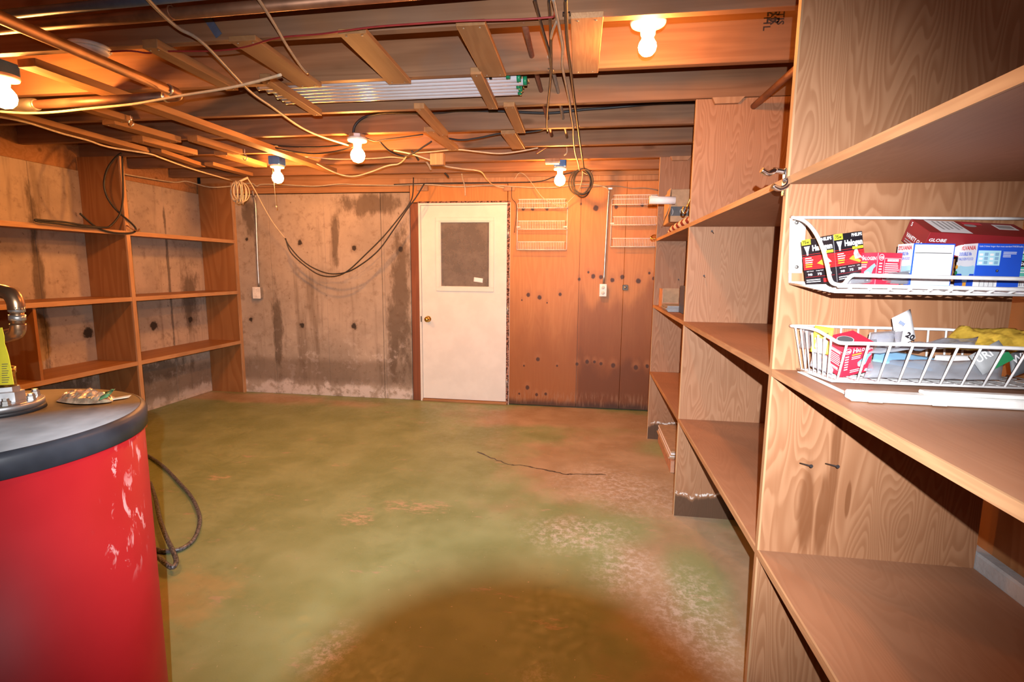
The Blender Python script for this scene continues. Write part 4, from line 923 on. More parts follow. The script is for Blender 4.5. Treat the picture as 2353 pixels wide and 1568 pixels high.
# open bin, stacked sheets and dark board on the middle shelf
z2 = S2; c = A(1520, 704, Z=z2); bw = 0.30
t = thing('cardboard_bin', 'small open cardboard box on the far middle shelf', 'box', (0.68, 4.15, z2))
x0_ = A(1518, 700, Y=4.05).x; zt_ = A(1518, 664, Y=4.05).z
obj('back', B((x0_+0.03, 4.20, z2+0.001), (x0_+0.34, 4.206, zt_)), M['card'], t); obj('side', B((x0_+0.006, 4.03, z2+0.001), (x0_+0.012, 4.206, zt_)), M['card_red'], t)
obj('side', B((x0_+0.31, 4.03, z2+0.001), (x0_+0.316, 4.199, zt_)), M['card'], t); obj('front', B((x0_+0.013, 4.03, z2+0.007), (x0_+0.309, 4.036, z2+0.04)), M['card_red'], t); obj('bottom', B((x0_+0.013, 4.037, z2+0.001), (x0_+0.309, 4.199, z2+0.006)), M['card'], t)
yy = 3.62; xa = A(1531, 715, Y=yy).x
for k in range(5):
    dx = random.uniform(-0.012, 0.012); dx2 = random.uniform(0, 0.012)
    o = obj('grey_sheet', B((xa+dx, yy+dx2, z2+0.0008+k*0.0085), (xa+0.30+dx, yy+0.27+dx2, z2+0.0075+k*0.0085)), M['greytile'], None, 0.001)
    tag(o, 'thin grey sheet stacked on the far middle shelf, '+('lowest', 'second lowest', 'middle', 'second highest', 'topmost')[k]+' of the pile', 'sheet', 'grey sheets piled on the middle shelf')
xa2 = A(1569, 712, Y=3.45).x
tag(obj('dark_board', B((xa2, 3.42, z2+0.001), (xa2+0.022, 3.60, A(1572, 658, Y=3.45).z)), M['bluebook'], None, 0.003), 'dark blue upright board edge on the far middle shelf beside the second upright', 'board')
# boards on the floor
ye = (3.62, 4.30); xs_ = A(1512, 1005, Y=4.25).x
for k in range(5):
    x = 0.60+k*0.004+random.uniform(-.006, .006)
    o = obj('floor_board', MB().box((x, ye[0]+random.uniform(0, .03), 0.090+k*0.0125), (x+0.40, ye[1]-random.uniform(0, .03), 0.1005+k*0.0125)), M['paperw'] if k in (1, 3) else M['card'], None, 0.0015)
    tag(o, 'thin flat board on the floor pile under the far bottom shelf, '+('lowest', 'second lowest', 'middle', 'second highest', 'topmost')[k]+' board', 'board', 'thin boards piled under the far shelf')
tag(obj('flat_carton', B((0.61, 3.60, 0.001), (1.0, 4.27, 0.089)), M['card_red'], None, 0.003), 'flat reddish carton on the floor carrying the thin boards', 'carton')
# closet rod between the first two uprights
tag(obj('closet_rod', MB().tube([(0.80, DIV[0]+0.0205, 2.20), (0.815, DIV[1]-0.001, 2.265)], 0.016, 14), M['copper']), 'brown closet rod spanning between two uprights above the top shelf', 'rod')
# stamp inked on the joist
sm = MB()
for s_, x, y, sz in (('22', 1764, 22, .055), ('RR', 1773, 22, .05), ('STIS', 1788, 16, .04), ('11L', 1756, 36, .04)):
    c = A(x, y, Y=J0+JP-0.0006); sm.text(s_, rotM(c, (0, -1, 0), (0, 0, -1)), sz, 0, 0.02)
obj('ink_stamp', sm, M['nail'], ceiling)

# ================================================================ WIRE BASKETS ON THE NEAREST UPRIGHT
YW = DIV[0]
# --- upper basket: a shallow wire shelf with one curved end
zu = A(1815, 650, Y=1.535).z; xu = A(1815, 650, Y=1.535).x; XE = XRB-0.045
t = thing('wire_basket', 'white wire basket holding bulb boxes, upper of two on the nearest upright', 'basket', (0.85, 1.46, zu))
FY = 1.305; zf = A(1925, 662, Y=FY).z; xfl = A(1925, 662, Y=FY).x
bt = A(1818, 501, Y=1.535); R3 = 0.0040
m = MB()
m.tube(spline([bt+Vector((0.0, 0, 0)), bt+Vector((0.03, 0, 0.001)), Vector((0.8, 1.535, A(2050, 501, Y=1.535).z)), Vector((XE, 1.535, A(2300, 503, Y=1.535).z))], 5), R3, 8)
m.tube([bt, Vector((xu, 1.535, zu))], R3, 8); m.tube([Vector((xu, 1.535, zu)), Vector((XE, 1.535, zu))], R3, 8)
obj('back_frame', m, M['wire_white'], t)
m = MB()
arc = [bt+Vector((0, -0.002, 0.002)), A(1848, 508, Y=1.47), A(1872, 533, Y=1.40), A(1891, 573, Y=1.35), A(1902, 615, Y=1.325), A(1907, 640, Y=1.31), A(1914, 651, Y=FY), A(1930, 655, Y=FY), A(1940, 652, Y=FY), A(1950, 640, Y=FY), A(1960, 633, Y=FY), A(1985, 633, Y=FY), A(2150, 637, Y=FY), A(2390, 642, Y=FY)]
m.tube(spline(arc, 5), 0.0047, 8); obj('curved_rail', m, M['wire_white'], t)
m = MB().tube(spline([A(1925, 657, Y=FY), A(2050, 659, Y=FY), A(2200, 662, Y=FY), A(2390, 667, Y=FY)], 3), 0.0047, 8)
obj('front_rail', m, M['wire_white'], t)
m = MB()
low = Vector((xfl-0.004, FY+0.004, zf-0.009)); m.tube([Vector((xu, 1.533, zu-0.002)), low, low+Vector((XE-xfl, 0, -0.002))], 0.0034, 6)
n = 13
for i in range(n):
    x = xfl+0.018+(XE-xfl-0.02)*i/(n-1); m.tube([(x, 1.533, zu-0.001), (x, FY+0.006, zf-0.008), (x+0.010, FY+0.001, zf-0.001), (x+0.012, FY, zf+0.005)], 0.0030, 6)
for i in range(1, 9):
    q = i/9; a = Vector((xu, 1.533, zu))*(1-q)+low*q; m.tube([a+Vector((0, 0, -0.002)), a+Vector((0.022, -0.0, 0.002)), Vector((XE, a.y, zu-0.003*q))], 0.0026, 5)
o = obj('wire_floor', m, M['wire_white'], t); o['kind'] = 'stuff'
a = A(1822, 507, Y=1.542); b = A(1850, 628, Y=1.542)
obj('mount_plate', B((a.x, 1.5385, b.z), (a.x+0.034, 1.5455, a.z)), M['white'], t, 0.001)
for y in (512, 614):
    c = A(1827, y, Y=1.537); obj('screw', MB().lathe([(0.006, 0), (0.005, 0.003), (0, 0.004)], rotM(c+Vector((0.004, 0.001, 0)), (0, -1, 0)), 8), M['screw'], t)
def onfloor(p, lift=0.0075):
    k = (1.533-p.y)/(1.533-FY); p.z = zu*(1-k)+(zf-0.008)*k+lift; return p
# --- lower basket
bl, br_ = A(1816, 749, Y=1.535), A(2215, 762, Y=1.535)
bb = A(1832, 846, Y=1.535); TY, LY = 1.300, 1.345
ft = A(1926, 786, Y=TY); fb = A(1911, 878, Y=LY); XE2 = XRB-0.045
zt2, zb2 = bl.z, max(bb.z, S2+0.006)
ftr = Vector((XE2, TY, ft.z)); fbr = Vector((XE2, LY, fb.z)); fb.z = max(fb.z, S2+0.012); fbr.z = fb.z
t = thing('wire_basket', 'white deep wire basket of packets, lower of two on the nearest upright', 'basket', (0.85, 1.42, fb.z))
m = MB().tube(spline([bl, A(1870, 757, Y=1.44), A(1905, 775, Y=1.35), A(1922, 785, Y=1.31), A(1938, 789, Y=TY), A(1990, 790, Y=TY), A(2150, 794, Y=TY), A(2390, 803, Y=TY)], 6), 0.0046, 8)
obj('front_rim', m, M['wire_white'], t)
m = MB().tube(spline([bl, A(1900, 751, Y=1.535), A(2060, 755, Y=1.535), A(2180, 758, Y=1.535), A(2215, 763, Y=1.53), A(2260, 765, Y=1.50), Vector((XE2, 1.49, zt2-0.004))], 5), 0.0040, 8)
obj('back_rim', m, M['wire_white'], t)
m = MB(); n = 12
for i in range(n):
    p = ft*(1-i/(n-1))+ftr*(i/(n-1))+Vector((0.020, 0, 0.0)); q = fb*(1-i/(n-1))+fbr*(i/(n-1))+Vector((0.012, 0, 0))
    m.tube([p, q, Vector((q.x, 1.533, zb2))], 0.0027, 6)
for i in range(1, 8):
    k = i/8; p = bl*(1-k)+ft*k; q = Vector((bb.x, 1.533, zb2))*(1-k)+fb*k
    if i > 6: p = p
    m.tube([p, q, Vector((XE2, q.y, q.z-0.002))], 0.0026, 6)
n = 12
for i in range(n):
    x = bl.x+0.045+(XE2-bl.x-0.06)*i/(n-1); m.tube([(x, 1.535, zt2-0.003), (x+0.004, 1.535, zb2)], 0.0026, 6)
m.tube([Vector((bb.x, 1.534, zb2-0.002)), fb, fbr], 0.0032, 6)
o = obj('wire_grid', m, M['wire_white'], t); o['kind'] = 'stuff'
# white rails on the shelf below
t = thing('rail_bracket', 'white metal rail bracket lying on the shelf below the lower basket', 'bracket', (0.8, 1.27, S2))
p = A(1948, 908, Z=S2+0.012); q = A(2300, 926, Z=S2+0.012)
d = (q-p).normalized()
obj('rail', MB().beam(p+Vector((0, 0, 0.0)), p+d*0.46, 0.034, 0.020), M['white'], t, 0.003)
obj('inner_rail', MB().beam(p+d*0.14+Vector((0, 0, 0.0145)), p+d*0.44+Vector((0, 0, 0.0145)), 0.022, 0.008), M['white'], t, 0.002)
for k in (0.03, 0.15, 0.43):
    obj('clip', MB().beam(p+d*k+Vector((0, -0.019, -0.002)), p+d*(k+0.03)+Vector((0, -0.019, -0.002)), 0.010, 0.014), M['white'], t, 0.002)
a = A(1838, 855, Z=S2+0.002); b = A(1946, 905, Z=S2+0.002)
obj('side_strip', MB().beam(a, b, 0.014, 0.003), M['white'], t, 0.001); a2 = A(1880, 862, Z=S2+0.003)
obj('side_strip', MB().beam(a, a2, 0.02, 0.003), M['white'], t, 0.001)

# ================================================================ CARTONS
class Carton:
    def __init__(s, name, label, P0, a, b, up, wa, wb, h, body, group=None, bev=0.001):
        s.P0 = Vector(P0); s.up = Vector(up).normalized(); b = Vector(b); s.b = (b-s.up*b.dot(s.up)).normalized(); a = Vector(a); a = a-s.up*a.dot(s.up); s.a = (a-s.b*a.dot(s.b)).normalized()
        s.wa, s.wb, s.h = wa, wb, h; s.t = thing(name, label, 'box', s.P0, group)
        Mx = Matrix((s.a, s.b, s.up)).transposed().to_4x4(); Mx.translation = s.P0
        obj('carton', MB().box((0, 0, 0), (wa, wb, h), 0, Mx), body, s.t, bev)
        s.pm = MB(); s.tm = MB(); s.pmat = []; s.tmat = []
    def fr(s, face, e):
        if face == 'L': o, x, y = s.P0+s.a*s.wa-s.b*e, -s.a, s.up
        elif face == 'R': o, x, y = s.P0-s.a*e, s.b, s.up
        else: o, x, y = s.P0+s.up*(s.h+e)+s.a*s.wa, -s.a, s.b
        Mx = Matrix((x, y, x.cross(y))).transposed().to_4x4(); Mx.translation = o; return Mx
    def idx(s, lst, mat):
        if mat not in lst: lst.append(mat)
        return lst.index(mat)
    def rect(s, face, x0, y0, x1, y1, mat, layer=1):
        Mx = s.fr(face, 0.00025*layer); s.pm.add([Mx @ Vector(q) for q in ((x0, y0, 0), (x1, y0, 0), (x1, y1, 0), (x0, y1, 0))], [(0, 1, 2, 3)], s.idx(s.pmat, mat))
    def poly(s, face, pts, mat, layer=1):
        Mx = s.fr(face, 0.00025*layer); s.pm.add([Mx @ Vector((x, y, 0)) for x, y in pts], [tuple(range(len(pts)))], s.idx(s.pmat, mat))
    def disc(s, face, cx, cy, rx, ry, mat, layer=1, n=20):
        s.poly(face, [(cx+rx*math.cos(2*math.pi*k/n), cy+ry*math.sin(2*math.pi*k/n)) for k in range(n)], mat, layer)
    def text(s, face, string, x, y, size, mat, width=None, bold=0.0, rot=0.0, layer=4):
        Mx = s.fr(face, 0.00025*layer) @ Matrix.Translation((x, y, 0)) @ Matrix.Rotation(rot, 4, 'Z')
        s.tm.text(string, Mx, size, s.idx(s.tmat, mat), bold, width)
    def lines(s, face, x0, y0, x1, n, dy, mat, layer=3, seed=1):
        rr = random.Random(seed)
        for i in range(n): s.rect(face, x0, y0-i*dy, x0+(x1-x0)*rr.uniform(0.55, 1), y0-i*dy+dy*0.42, mat, layer)
    def done(s):
        if s.pm.f: obj('printed_panel', s.pm, [M[k] for k in s.pmat], s.t)['kind'] = 'stuff'
        if s.tm.f: obj('lettering', s.tm, [M[k] for k in s.tmat], s.t)['kind'] = 'stuff'
        return s.t

# black bulb box, leaning, cornerwise
c = Carton('bulb_box', 'tall black and red bulb carton leaning at the left end of the upper basket', onfloor(A(1924, 650, Y=1.375), 0.016), (-0.45, 0.89, -0.02), (0.89, 0.45, 0.0), (-0.16, 0.03, 0.985), 0.092, 0.098, 0.116, M['p_black'])
for f, wv in (('L', c.wa), ('R', c.wb)):
    c.rect(f, 0, 0.038, wv, 0.072, 'p_red', 1)
    for k in range(5): c.rect(f, 0, 0.0415+k*0.006, wv, 0.0422+k*0.006, 'p_black', 2)
    c.rect(f, 0.0, 0.076, wv, 0.0768, 'p_red', 1)
    c.rect(f, 0.001, 0.102, wv*0.31, 0.116, 'p_yel', 2); c.text(f, '75w', wv*0.05, 0.105, 0.0115, 'p_black', wv*0.22, 0.03)
    c.text(f, 'PHILIPS', wv*(0.60), 0.106, 0.0105, 'p_white', wv*0.36, 0.04); c.text(f, 'Halogen', wv*0.34, 0.085, 0.019, 'p_white', wv*0.62, 0.05)
    c.rect(f, wv*0.60, 0.0745, wv*0.97, 0.081, 'p_yel', 3); c.text(f, 'DE PROFUNDIDAD', wv*0.62, 0.0758, 0.0045, 'p_black', wv*0.33, 0.02)
    c.poly(f, [(wv*0.08, 0.098), (wv*0.27, 0.098), (wv*0.21, 0.084), (wv*0.20, 0.075), (wv*0.15, 0.075), (wv*0.14, 0.084)], 'p_white', 3)
    c.lines(f, wv*0.08, 0.066, wv*0.40, 3, 0.0055, 'p_white', 3, 3); c.lines(f, wv*0.08, 0.050, wv*0.42, 2, 0.0055, 'p_yel', 3, 4)
    c.poly(f, [(wv*0.45, 0.052), (wv*0.60, 0.060), (wv*0.86, 0.044), (wv*0.80, 0.040)], 'p_gold', 3)
    c.poly(f, [(wv*0.62, 0.064), (wv*0.67, 0.073), (wv*0.76, 0.073), (wv*0.80, 0.062), (wv*0.90, 0.052), (wv*0.66, 0.050)], 'p_white', 4); c.poly(f, [(wv*0.70, 0.060), (wv*0.78, 0.066), (wv*0.86, 0.054), (wv*0.74, 0.053)], 'p_grey', 5)
    for k in range(3):
        c.text(f, ('Light Output', 'Energy Used', 'Life')[k], wv*(0.10+0.3*k), 0.0325, 0.0035, 'p_white', wv*(0.22, 0.22, 0.1)[k]); c.text(f, ('940', '75', '2500')[k], wv*(0.13+0.3*k), 0.022, 0.008, 'p_white', wv*0.14, 0.03)
    c.rect(f, wv*0.05, 0.0185, wv*0.95, 0.0190, 'p_red', 2); c.lines(f, wv*0.06, 0.010, wv*0.55, 2, 0.005, 'p_white', 3, 6); c.rect(f, wv*0.6, 0.003, wv*0.85, 0.013, 'p_red', 2)
c.rect('T', 0.008, 0.004, c.wa-0.008, c.wb-0.006, 'p_charc', 1); c.lines('T', 0.016, 0.086, 0.09, 7, 0.0085, 'p_grey', 2, 8); c.rect('T', 0.05, 0.004, 0.098, 0.018, 'p_white', 3); c.rect('T', 0.04, 0.082, 0.095, 0.092, 'p_white', 3); c.rect('T', 0.062, 0.074, 0.09, 0.081, 'p_gold', 3)
c.done()
def ge_print(c, big=1.0):
    for f, wv in (('L', c.wa), ('R', c.wb)):
        c.disc(f, wv*0.15, c.h*0.86, wv*0.105, wv*0.105, 'p_white', 1); c.disc(f, wv*0.15, c.h*0.86, wv*0.088, wv*0.088, 'p_pink', 2); c.text(f, 'GE', wv*0.075, c.h*0.82, wv*0.11, 'p_white', wv*0.15, 0.03)
        for k in range(6): c.rect(f, wv*0.08, c.h*(0.66-0.085*k), wv*0.20, c.h*(0.695-0.085*k), 'p_white', 1)
    w_ = c.wa if c.front == 'L' else c.wb; f = c.front
    c.text(f, 'H', w_*0.30, c.h*0.78, w_*0.23, 'p_white', w_*0.14, 0.02); c.text(f, 'ALOGEN', w_*0.44, c.h*0.78, w_*0.16, 'p_white', w_*0.52, 0.02)
    c.rect(f, w_*0.30, c.h*0.685, w_*0.62, c.h*0.73, 'p_gold', 1); c.lines(f, w_*0.30, c.h*0.62, w_*0.6, 2, c.h*0.06, 'p_white', 1, 2)
    c.poly(f, [(w_*0.52, c.h*0.42), (w_*0.80, c.h*0.62), (w_*0.90, c.h*0.68), (w_*0.97, c.h*0.60), (w_*0.88, c.h*0.52), (w_*0.80, c.h*0.30), (w_*0.66, c.h*0.24), (w_*0.54, c.h*0.30)], 'p_sky', 2)
    c.disc(f, w_*0.66, c.h*0.34, w_*0.12, c.h*0.09, 'p_white', 3); c.lines(f, w_*0.3, c.h*0.17, w_*0.85, 2, c.h*0.06, 'p_white', 1, 3)
    o = 'R' if f == 'L' else 'L'; w2 = c.wb if o == 'R' else c.wa
    for x0, y0, x1, y1 in ((.28,.18,.96,.19),(.28,.83,.96,.84),(.28,.18,.29,.84),(.95,.18,.96,.84)): c.rect(o, w2*x0, c.h*y0, w2*x1, c.h*y1, 'p_white', 1)
    c.rect(o, w2*0.40, c.h*0.74, w2*0.86, c.h*0.81, 'p_white', 1); c.text(o, 'ADVERTENCIA', w2*0.42, c.h*0.755, c.h*0.05, 'p_pink', w2*0.42, 0.02); c.lines(o, w2*0.33, c.h*0.66, w2*0.93, 6, c.h*0.06, 'p_white', 1, 5)
    c.rect(o, w2*0.44, c.h*0.21, w2*0.82, c.h*0.27, 'p_white', 1)
c = Carton('bulb_box', 'small crimson bulb carton standing cornerwise in the upper basket', onfloor(A(2011, 645, Y=1.375)), (-0.37, 0.93, 0), (0.93, 0.37, 0), (0.01, 0.0, 1), 0.069, 0.074, 0.081, M['p_pink'])
c.front = 'L'; ge_print(c); c.done()
def sylv(label, px, kind):
    c = Carton('bulb_box', label, onfloor(A(px, 657, Y=1.388)), (-0.02, 1, 0), (1, 0.02, 0), (0.01, 0, 1), 0.062, (0.092, 0.099)[kind], 0.103, M['p_blue'])
    w_ = c.wa; h = c.h
    c.rect('L', 0, h*0.48, w_, h, 'p_white', 1); c.poly('L', [(0, h*0.30), (w_, h*0.30), (w_, h*0.48), (0, h*0.48)], 'p_pale', 1)
    c.poly('L', [(w_*0.20, h*0.52), (w_*0.95, h*0.52), (w_*0.72, h*0.22), (w_*0.68, h*0.1), (w_*0.44, h*0.1), (w_*0.40, h*0.22)], 'p_pale', 2); c.disc('L', w_*0.575, h*0.52, w_*0.38, h*0.05, 'p_white', 3)
    c.rect('L', w_*0.47, h*0.0, w_*0.66, h*0.1, 'p_gold', 2)
    c.text('L', 'SYLVANIA', w_*0.08, h*0.86, h*0.13, 'p_red', w_*0.86, 0.03); c.text('L', 'DOUBLE life', w_*0.10, h*0.73, h*0.11, 'p_blue', w_*0.66, 0.02); c.text('L', 'HALOGEN FLOOD', w_*0.10, h*0.62, h*0.085, 'p_blue', w_*0.78, 0.01)
    c.disc('L', w_*0.05, h*0.46, w_*0.07, h*0.05, 'p_gold', 4); c.disc('L', w_*0.05, h*0.32, w_*0.07, h*0.05, 'p_green', 4); c.rect('L', -0.0, h*0.58, w_*0.06, h*0.70, 'p_black', 4)
    w_ = c.wb
    if kind == 0:
        c.rect('R', w_*0.035, h*0.04, w_*0.97, h*0.97, 'p_white', 1); c.text('R', 'Lighting Facts Datos de', w_*0.06, h*0.90, h*0.05, 'p_grey', w_*0.68, 0.01); c.text('R', 'Iluminacion', w_*0.06, h*0.84, h*0.05, 'p_grey', w_*0.32, 0.01); c.rect('R', w_*0.05, h*0.77, w_*0.93, h*0.785, 'p_black', 2)
        c.rect('R', w_*0.035, h*0.0, w_*0.97, h*0.04, 'p_pale', 1)
    else:
        c.text('R', 'Lasts 2 times longer than most standard PAR38 bulbs', w_*0.03, h*0.92, h*0.05, 'p_white', w_*0.94, 0.0); c.rect('R', w_*0.03, h*0.50, w_*0.52, h*0.84, 'p_pale', 1)
        for i in range(3):
            for j in range(2): c.rect('R', w_*(0.17+0.23*j), h*(0.53+0.095*i), w_*(0.25+0.23*j), h*(0.60+0.095*i), 'p_sky', 2); c.rect('R', w_*(0.06+0.23*j), h*(0.53+0.095*i), w_*(0.14+0.23*j), h*(0.58+0.095*i), 'p_white', 2)
        c.lines('R', w_*0.57, h*0.80, w_*0.86, 4, h*0.035, 'p_white', 2, 2); c.disc('R', w_*0.49, h*0.38, w_*0.03, h*0.032, 'p_black', 2); c.text('R', '?', w_*0.475, h*0.36, h*0.06, 'p_white')
        c.rect('R', w_*0.0, h*0.0, w_*0.52, h*0.19, 'p_white', 1)
        for i in range(11): c.rect('R', w_*(0.13+0.033*i), h*0.015, w_*(0.13+0.033*i+0.008+0.012*((i*7) % 3 == 0)), h*0.16, 'p_grey', 2)
    return c.done()
sylv('blue bulb carton with a blank white front panel in the upper basket', 2088, 0)
sylv('blue bulb carton with a pale chart and bar code in the upper basket', 2234, 1)
c = Carton('bulb_box', 'teal striped white bulb carton at the right end of the upper basket', onfloor(A(2325, 664, Y=1.392)), (-0.02, 1, 0), (1, 0.02, 0), (0.01, 0, 1), 0.1, 0.085, 0.101, M['p_white'])
w_, h = c.wb, c.h
c.text('R', 'PHILIPS', w_*0.10, h*0.84, h*0.12, 'p_sky', w_*0.8, 0.03); c.rect('R', 0, h*0.62, w_, h*0.78, 'p_teal', 1); c.rect('R', 0, h*0.48, w_, h*0.62, 'p_black', 1); c.rect('R', 0, h*0.26, w_, h*0.48, 'p_teal', 1); c.rect('R', 0, h*0.76, w_, h*0.785, 'p_green', 2)
c.text('R', '50w', w_*0.08, h*0.51, h*0.11, 'p_white', w_*0.34, 0.04); c.lines('R', w_*0.1, h*0.72, w_*0.9, 2, h*0.05, 'p_pale', 2, 2); c.lines('R', w_*0.1, h*0.40, w_*0.6, 2, h*0.06, 'p_white', 2, 4)
for i in range(10): c.rect('R', w_*(0.15+0.06*i), h*0.03, w_*(0.15+0.06*i+0.02+0.02*(i % 3 == 0)), h*0.20, 'p_grey', 2)
c.done()
# long maroon carton tilted on top of the others
Pn = A(2138, 534, Y=1.42); ex = Vector((0.992, 0.03, -0.055)).normalized(); ta = Vector((-0.03, 0.90, 0.43)); ta = (ta-ex*ta.dot(ex)).normalized(); up = ex.cross(ta)
up = up if up.z > 0 else -up
hh = 0.060
c = Carton('bulb_box', 'long maroon carton tilted on top of the blue cartons in the upper basket', Pn-up*hh, ta, ex, up, 0.094, 0.244, hh, M['p_maroon'])
c.rect('T', 0.004, 0.028, 0.088, 0.100, 'p_white', 1); c.lines('T', 0.010, 0.090, 0.082, 5, 0.012, 'p_grey', 2, 3)
c.disc('T', 0.030, 0.125, 0.010, 0.014, 'p_grey', 1); c.rect('T', 0.008, 0.112, 0.024, 0.158, 'p_pink', 1); c.rect('T', 0.014, 0.182, 0.048, 0.228, 'p_white', 1); c.rect('T', 0.02, 0.187, 0.040, 0.222, 'p_grey', 2)
c.text('R', 'GLOBE', 0.004, hh*0.62, 0.011, 'p_white', 0.040, 0.02); c.text('R', 'ACE', 0.196, hh*0.34, 0.013, 'p_white', 0.034, 0.03)
for k in range(3): c.disc('R', 0.045+0.044*k, hh*0.30, 0.021, 0.015, 'p_white', 1)
c.rect('R', 0.185, hh*0.24, 0.236, hh*0.55, 'p_red', 1)
c.text('L', 'VANITY GLOBE', 0.012, 0.018, 0.015, 'p_white', 0.09, 0.03, rot=0.0); c.text('L', '5', 0.012, hh*0.78, 0.014, 'p_white', None, 0.03); c.lines('L', 0.012, 0.010, 0.085, 2, 0.006, 'p_grey', 2, 2)
c.done()
# flat blister packs lying at the front of the upper basket
for k, (x0, y0, x1, y1, lab) in enumerate(((1945, 656, 2095, 640, 'clear blister pack lying flat along the front of the upper basket'), (1985, 650, 2140, 655, 'thin clear blister pack slid under the crimson carton'))):
    a = A(x0, y0, Y=1.383+0.004*k); b = A(x1, y1, Y=1.388+0.004*k); ex_ = b-a
    t = thing('blister_pack', lab, 'pack', a)
    obj('backing_card', MB().sheet(a+Vector((0, 0.003, 0.000)), ex_, (0, 0.004, 0.016), 8, 3, 0.002, 50, 0.0012, 0, 3+k), M['p_grey'], t)
    obj('blister', MB().sheet(a+Vector((0, -0.0015, 0.001)), ex_, (0, 0.004, 0.019), 10, 4, 0.003, 40, 0.002, 0, 5+k), M['clear'], t)

# --- contents of the lower basket
c = Carton('bulb_box', 'small red bulb carton with a round hole in its top in the lower basket', A(1931, 869, Y=1.40), (-0.30, 0.90, 0.3), (0.95, 0.28, 0.05), (-0.13, -0.34, 0.93), 0.072, 0.080, 0.086, M['p_pink'])
c.front = 'R'; ge_print(c); c.disc('T', 0.034, 0.032, 0.019, 0.019, 'p_white', 1); c.disc('T', 0.034, 0.032, 0.0175, 0.0175, 'p_charc', 2); c.done()
def sheet_thing(name, label, cat, o, ex_, ey_, mat, amp, nx=12, ny=8, thick=0.002, seed=1, extra=None, freq=22):
    t = thing(name, label, cat, o)
    obj('film' if mat in ('clear', 'bag', 'yel_bag') else 'card', MB().sheet(o, ex_, ey_, nx, ny, amp, freq, thick, 0, seed), M[mat], t)
    return t
def q4(p00, p10, p01, Y0, Y1, Y2): 
    a = A(*p00, Y=Y0); return a, A(*p10, Y=Y1)-a, A(*p01, Y=Y2)-a
# yellow card pack at left
o, ex_, ey_ = q4((1862, 808), (1905, 816), (1873, 748), 1.44, 1.41, 1.46)
t = sheet_thing('blister_pack', 'clear pack with a bright yellow card at the left end of the lower basket', 'pack', o, ex_, ey_, 'yellow', 0.002)
obj('card_panel', MB().sheet(o+ex_*0.08+Vector((0, -0.003, 0)), ex_*0.7, ey_*0.55, 4, 4, 0.001, 30, 0.001), M['p_white'], t)
tm = MB().text('A', rotM(o+ex_*0.72+ey_*0.66+Vector((0, -0.004, 0)), (0, -1, 0.1), (0.3, 0, 1)), 0.014, 0, 0.03); obj('lettering', tm, M['p_black'], t)
o2, e2, y2 = q4((1836, 800), (1868, 802), (1842, 748), 1.50, 1.475, 1.515); obj('blister', MB().sheet(o2, e2, y2, 6, 6, 0.006, 25, 0.006), M['clear'], t)
# white cards
o, ex_, ey_ = q4((2060, 800), (2104, 778), (2022, 762), 1.43, 1.45, 1.47)
t = sheet_thing('blister_pack', 'white card pack marked 20 sticking up behind the red carton', 'pack', o, ex_, ey_+Vector((0.03, 0.01, 0.035)), 'p_white', 0.001, 4, 4, 0.003)
n_ = ex_.cross(ey_).normalized(); n_ = n_ if n_.y < 0 else -n_
cc = A(2080, 772, Y=1.425); tm = MB().text('20.', rotM(cc, (0, -0.95, 0.3), (0.8, 0, -0.6)), 0.020, 0, 0.03); obj('lettering', tm, M['p_black'], t)
cc = A(2065, 742, Y=1.44); obj('bar_code', MB().text('IIIII', rotM(cc, (0, -0.95, 0.3), (0.8, 0, -0.6)), 0.011, 0, 0.02), M['p_blue'], t)
o, ex_, ey_ = q4((1992, 794), (2052, 790), (1998, 768), 1.41, 1.41, 1.44)
t = sheet_thing('blister_pack', 'clear blister with a white printed card lying across the lower basket', 'pack', o, ex_, ey_+Vector((0.0, 0, 0.004)), 'p_white', 0.0012, 6, 4, 0.002)
obj('blister', MB().sheet(o+Vector((0.0, -0.006, 0.004)), ex_*1.25, ey_, 8, 5, 0.005, 30, 0.004), M['clear'], t)
obj('bar_code', MB().text('IIIIII', rotM(A(1998, 788, Y=1.402), (0, -0.95, 0.3), (0.97, 0, 0.1)), 0.012, 0, 0.01), M['p_charc'], t)
# long plastic bags and blue cards
for k, (p0, p1, p2, Ys, mat, lab) in enumerate((((1985, 868), (2300, 874), (2000, 826), (1.375, 1.375, 1.42), 'bag', 'long cloudy plastic bag along the floor of the lower basket'),
        ((2005, 830), (2165, 858), (2012, 800), (1.40, 1.40, 1.45), 'p_sky', 'blue grey printed card inside the lower basket beneath clear film'),
        ((1995, 812), (2240, 792), (2010, 795), (1.385, 1.39, 1.43), 'bag', 'crumpled clear bag across the middle of the lower basket'),
        ((1985, 852), (2110, 858), (1995, 834), (1.40, 1.40, 1.44), 'p_pale', 'pale blue card low in the lower basket behind the red carton'),
        ((2140, 846), (2270, 850), (2150, 815), (1.415, 1.415, 1.45), 'p_white', 'pale paper packet near the grey label in the lower basket'))):
    o, ex_, ey_ = q4(p0, p1, p2, *Ys)
    sheet_thing('plastic_bag' if mat == 'bag' else 'card_pack', lab, 'bag' if mat == 'bag' else 'pack', o, ex_, ey_, mat, 0.010 if mat == 'bag' else 0.003, 18, 7, 0.006 if mat == 'bag' else 0.002, k+2, None, 26)
# white paper foot at left and grey stone-like parts
o, ex_, ey_ = q4((1862, 842), (1912, 862), (1868, 805), 1.47, 1.42, 1.47)
sheet_thing('plastic_bag', 'crumpled white plastic bag left of the red carton in the lower basket', 'bag', o, ex_, ey_, 'bag', 0.010, 10, 8, 0.005, 9)
# yellow bag
o, ex_, ey_ = q4((2150, 800), (2400, 812), (2180, 775), 1.42, 1.40, 1.48)
sheet_thing('plastic_bag', 'crumpled yellow plastic bag at the right of the lower basket', 'bag', o, ex_, ey_+Vector((0.02, 0.0, 0.028)), 'yel_bag', 0.022, 26, 12, 0.008, 4, None, 24)
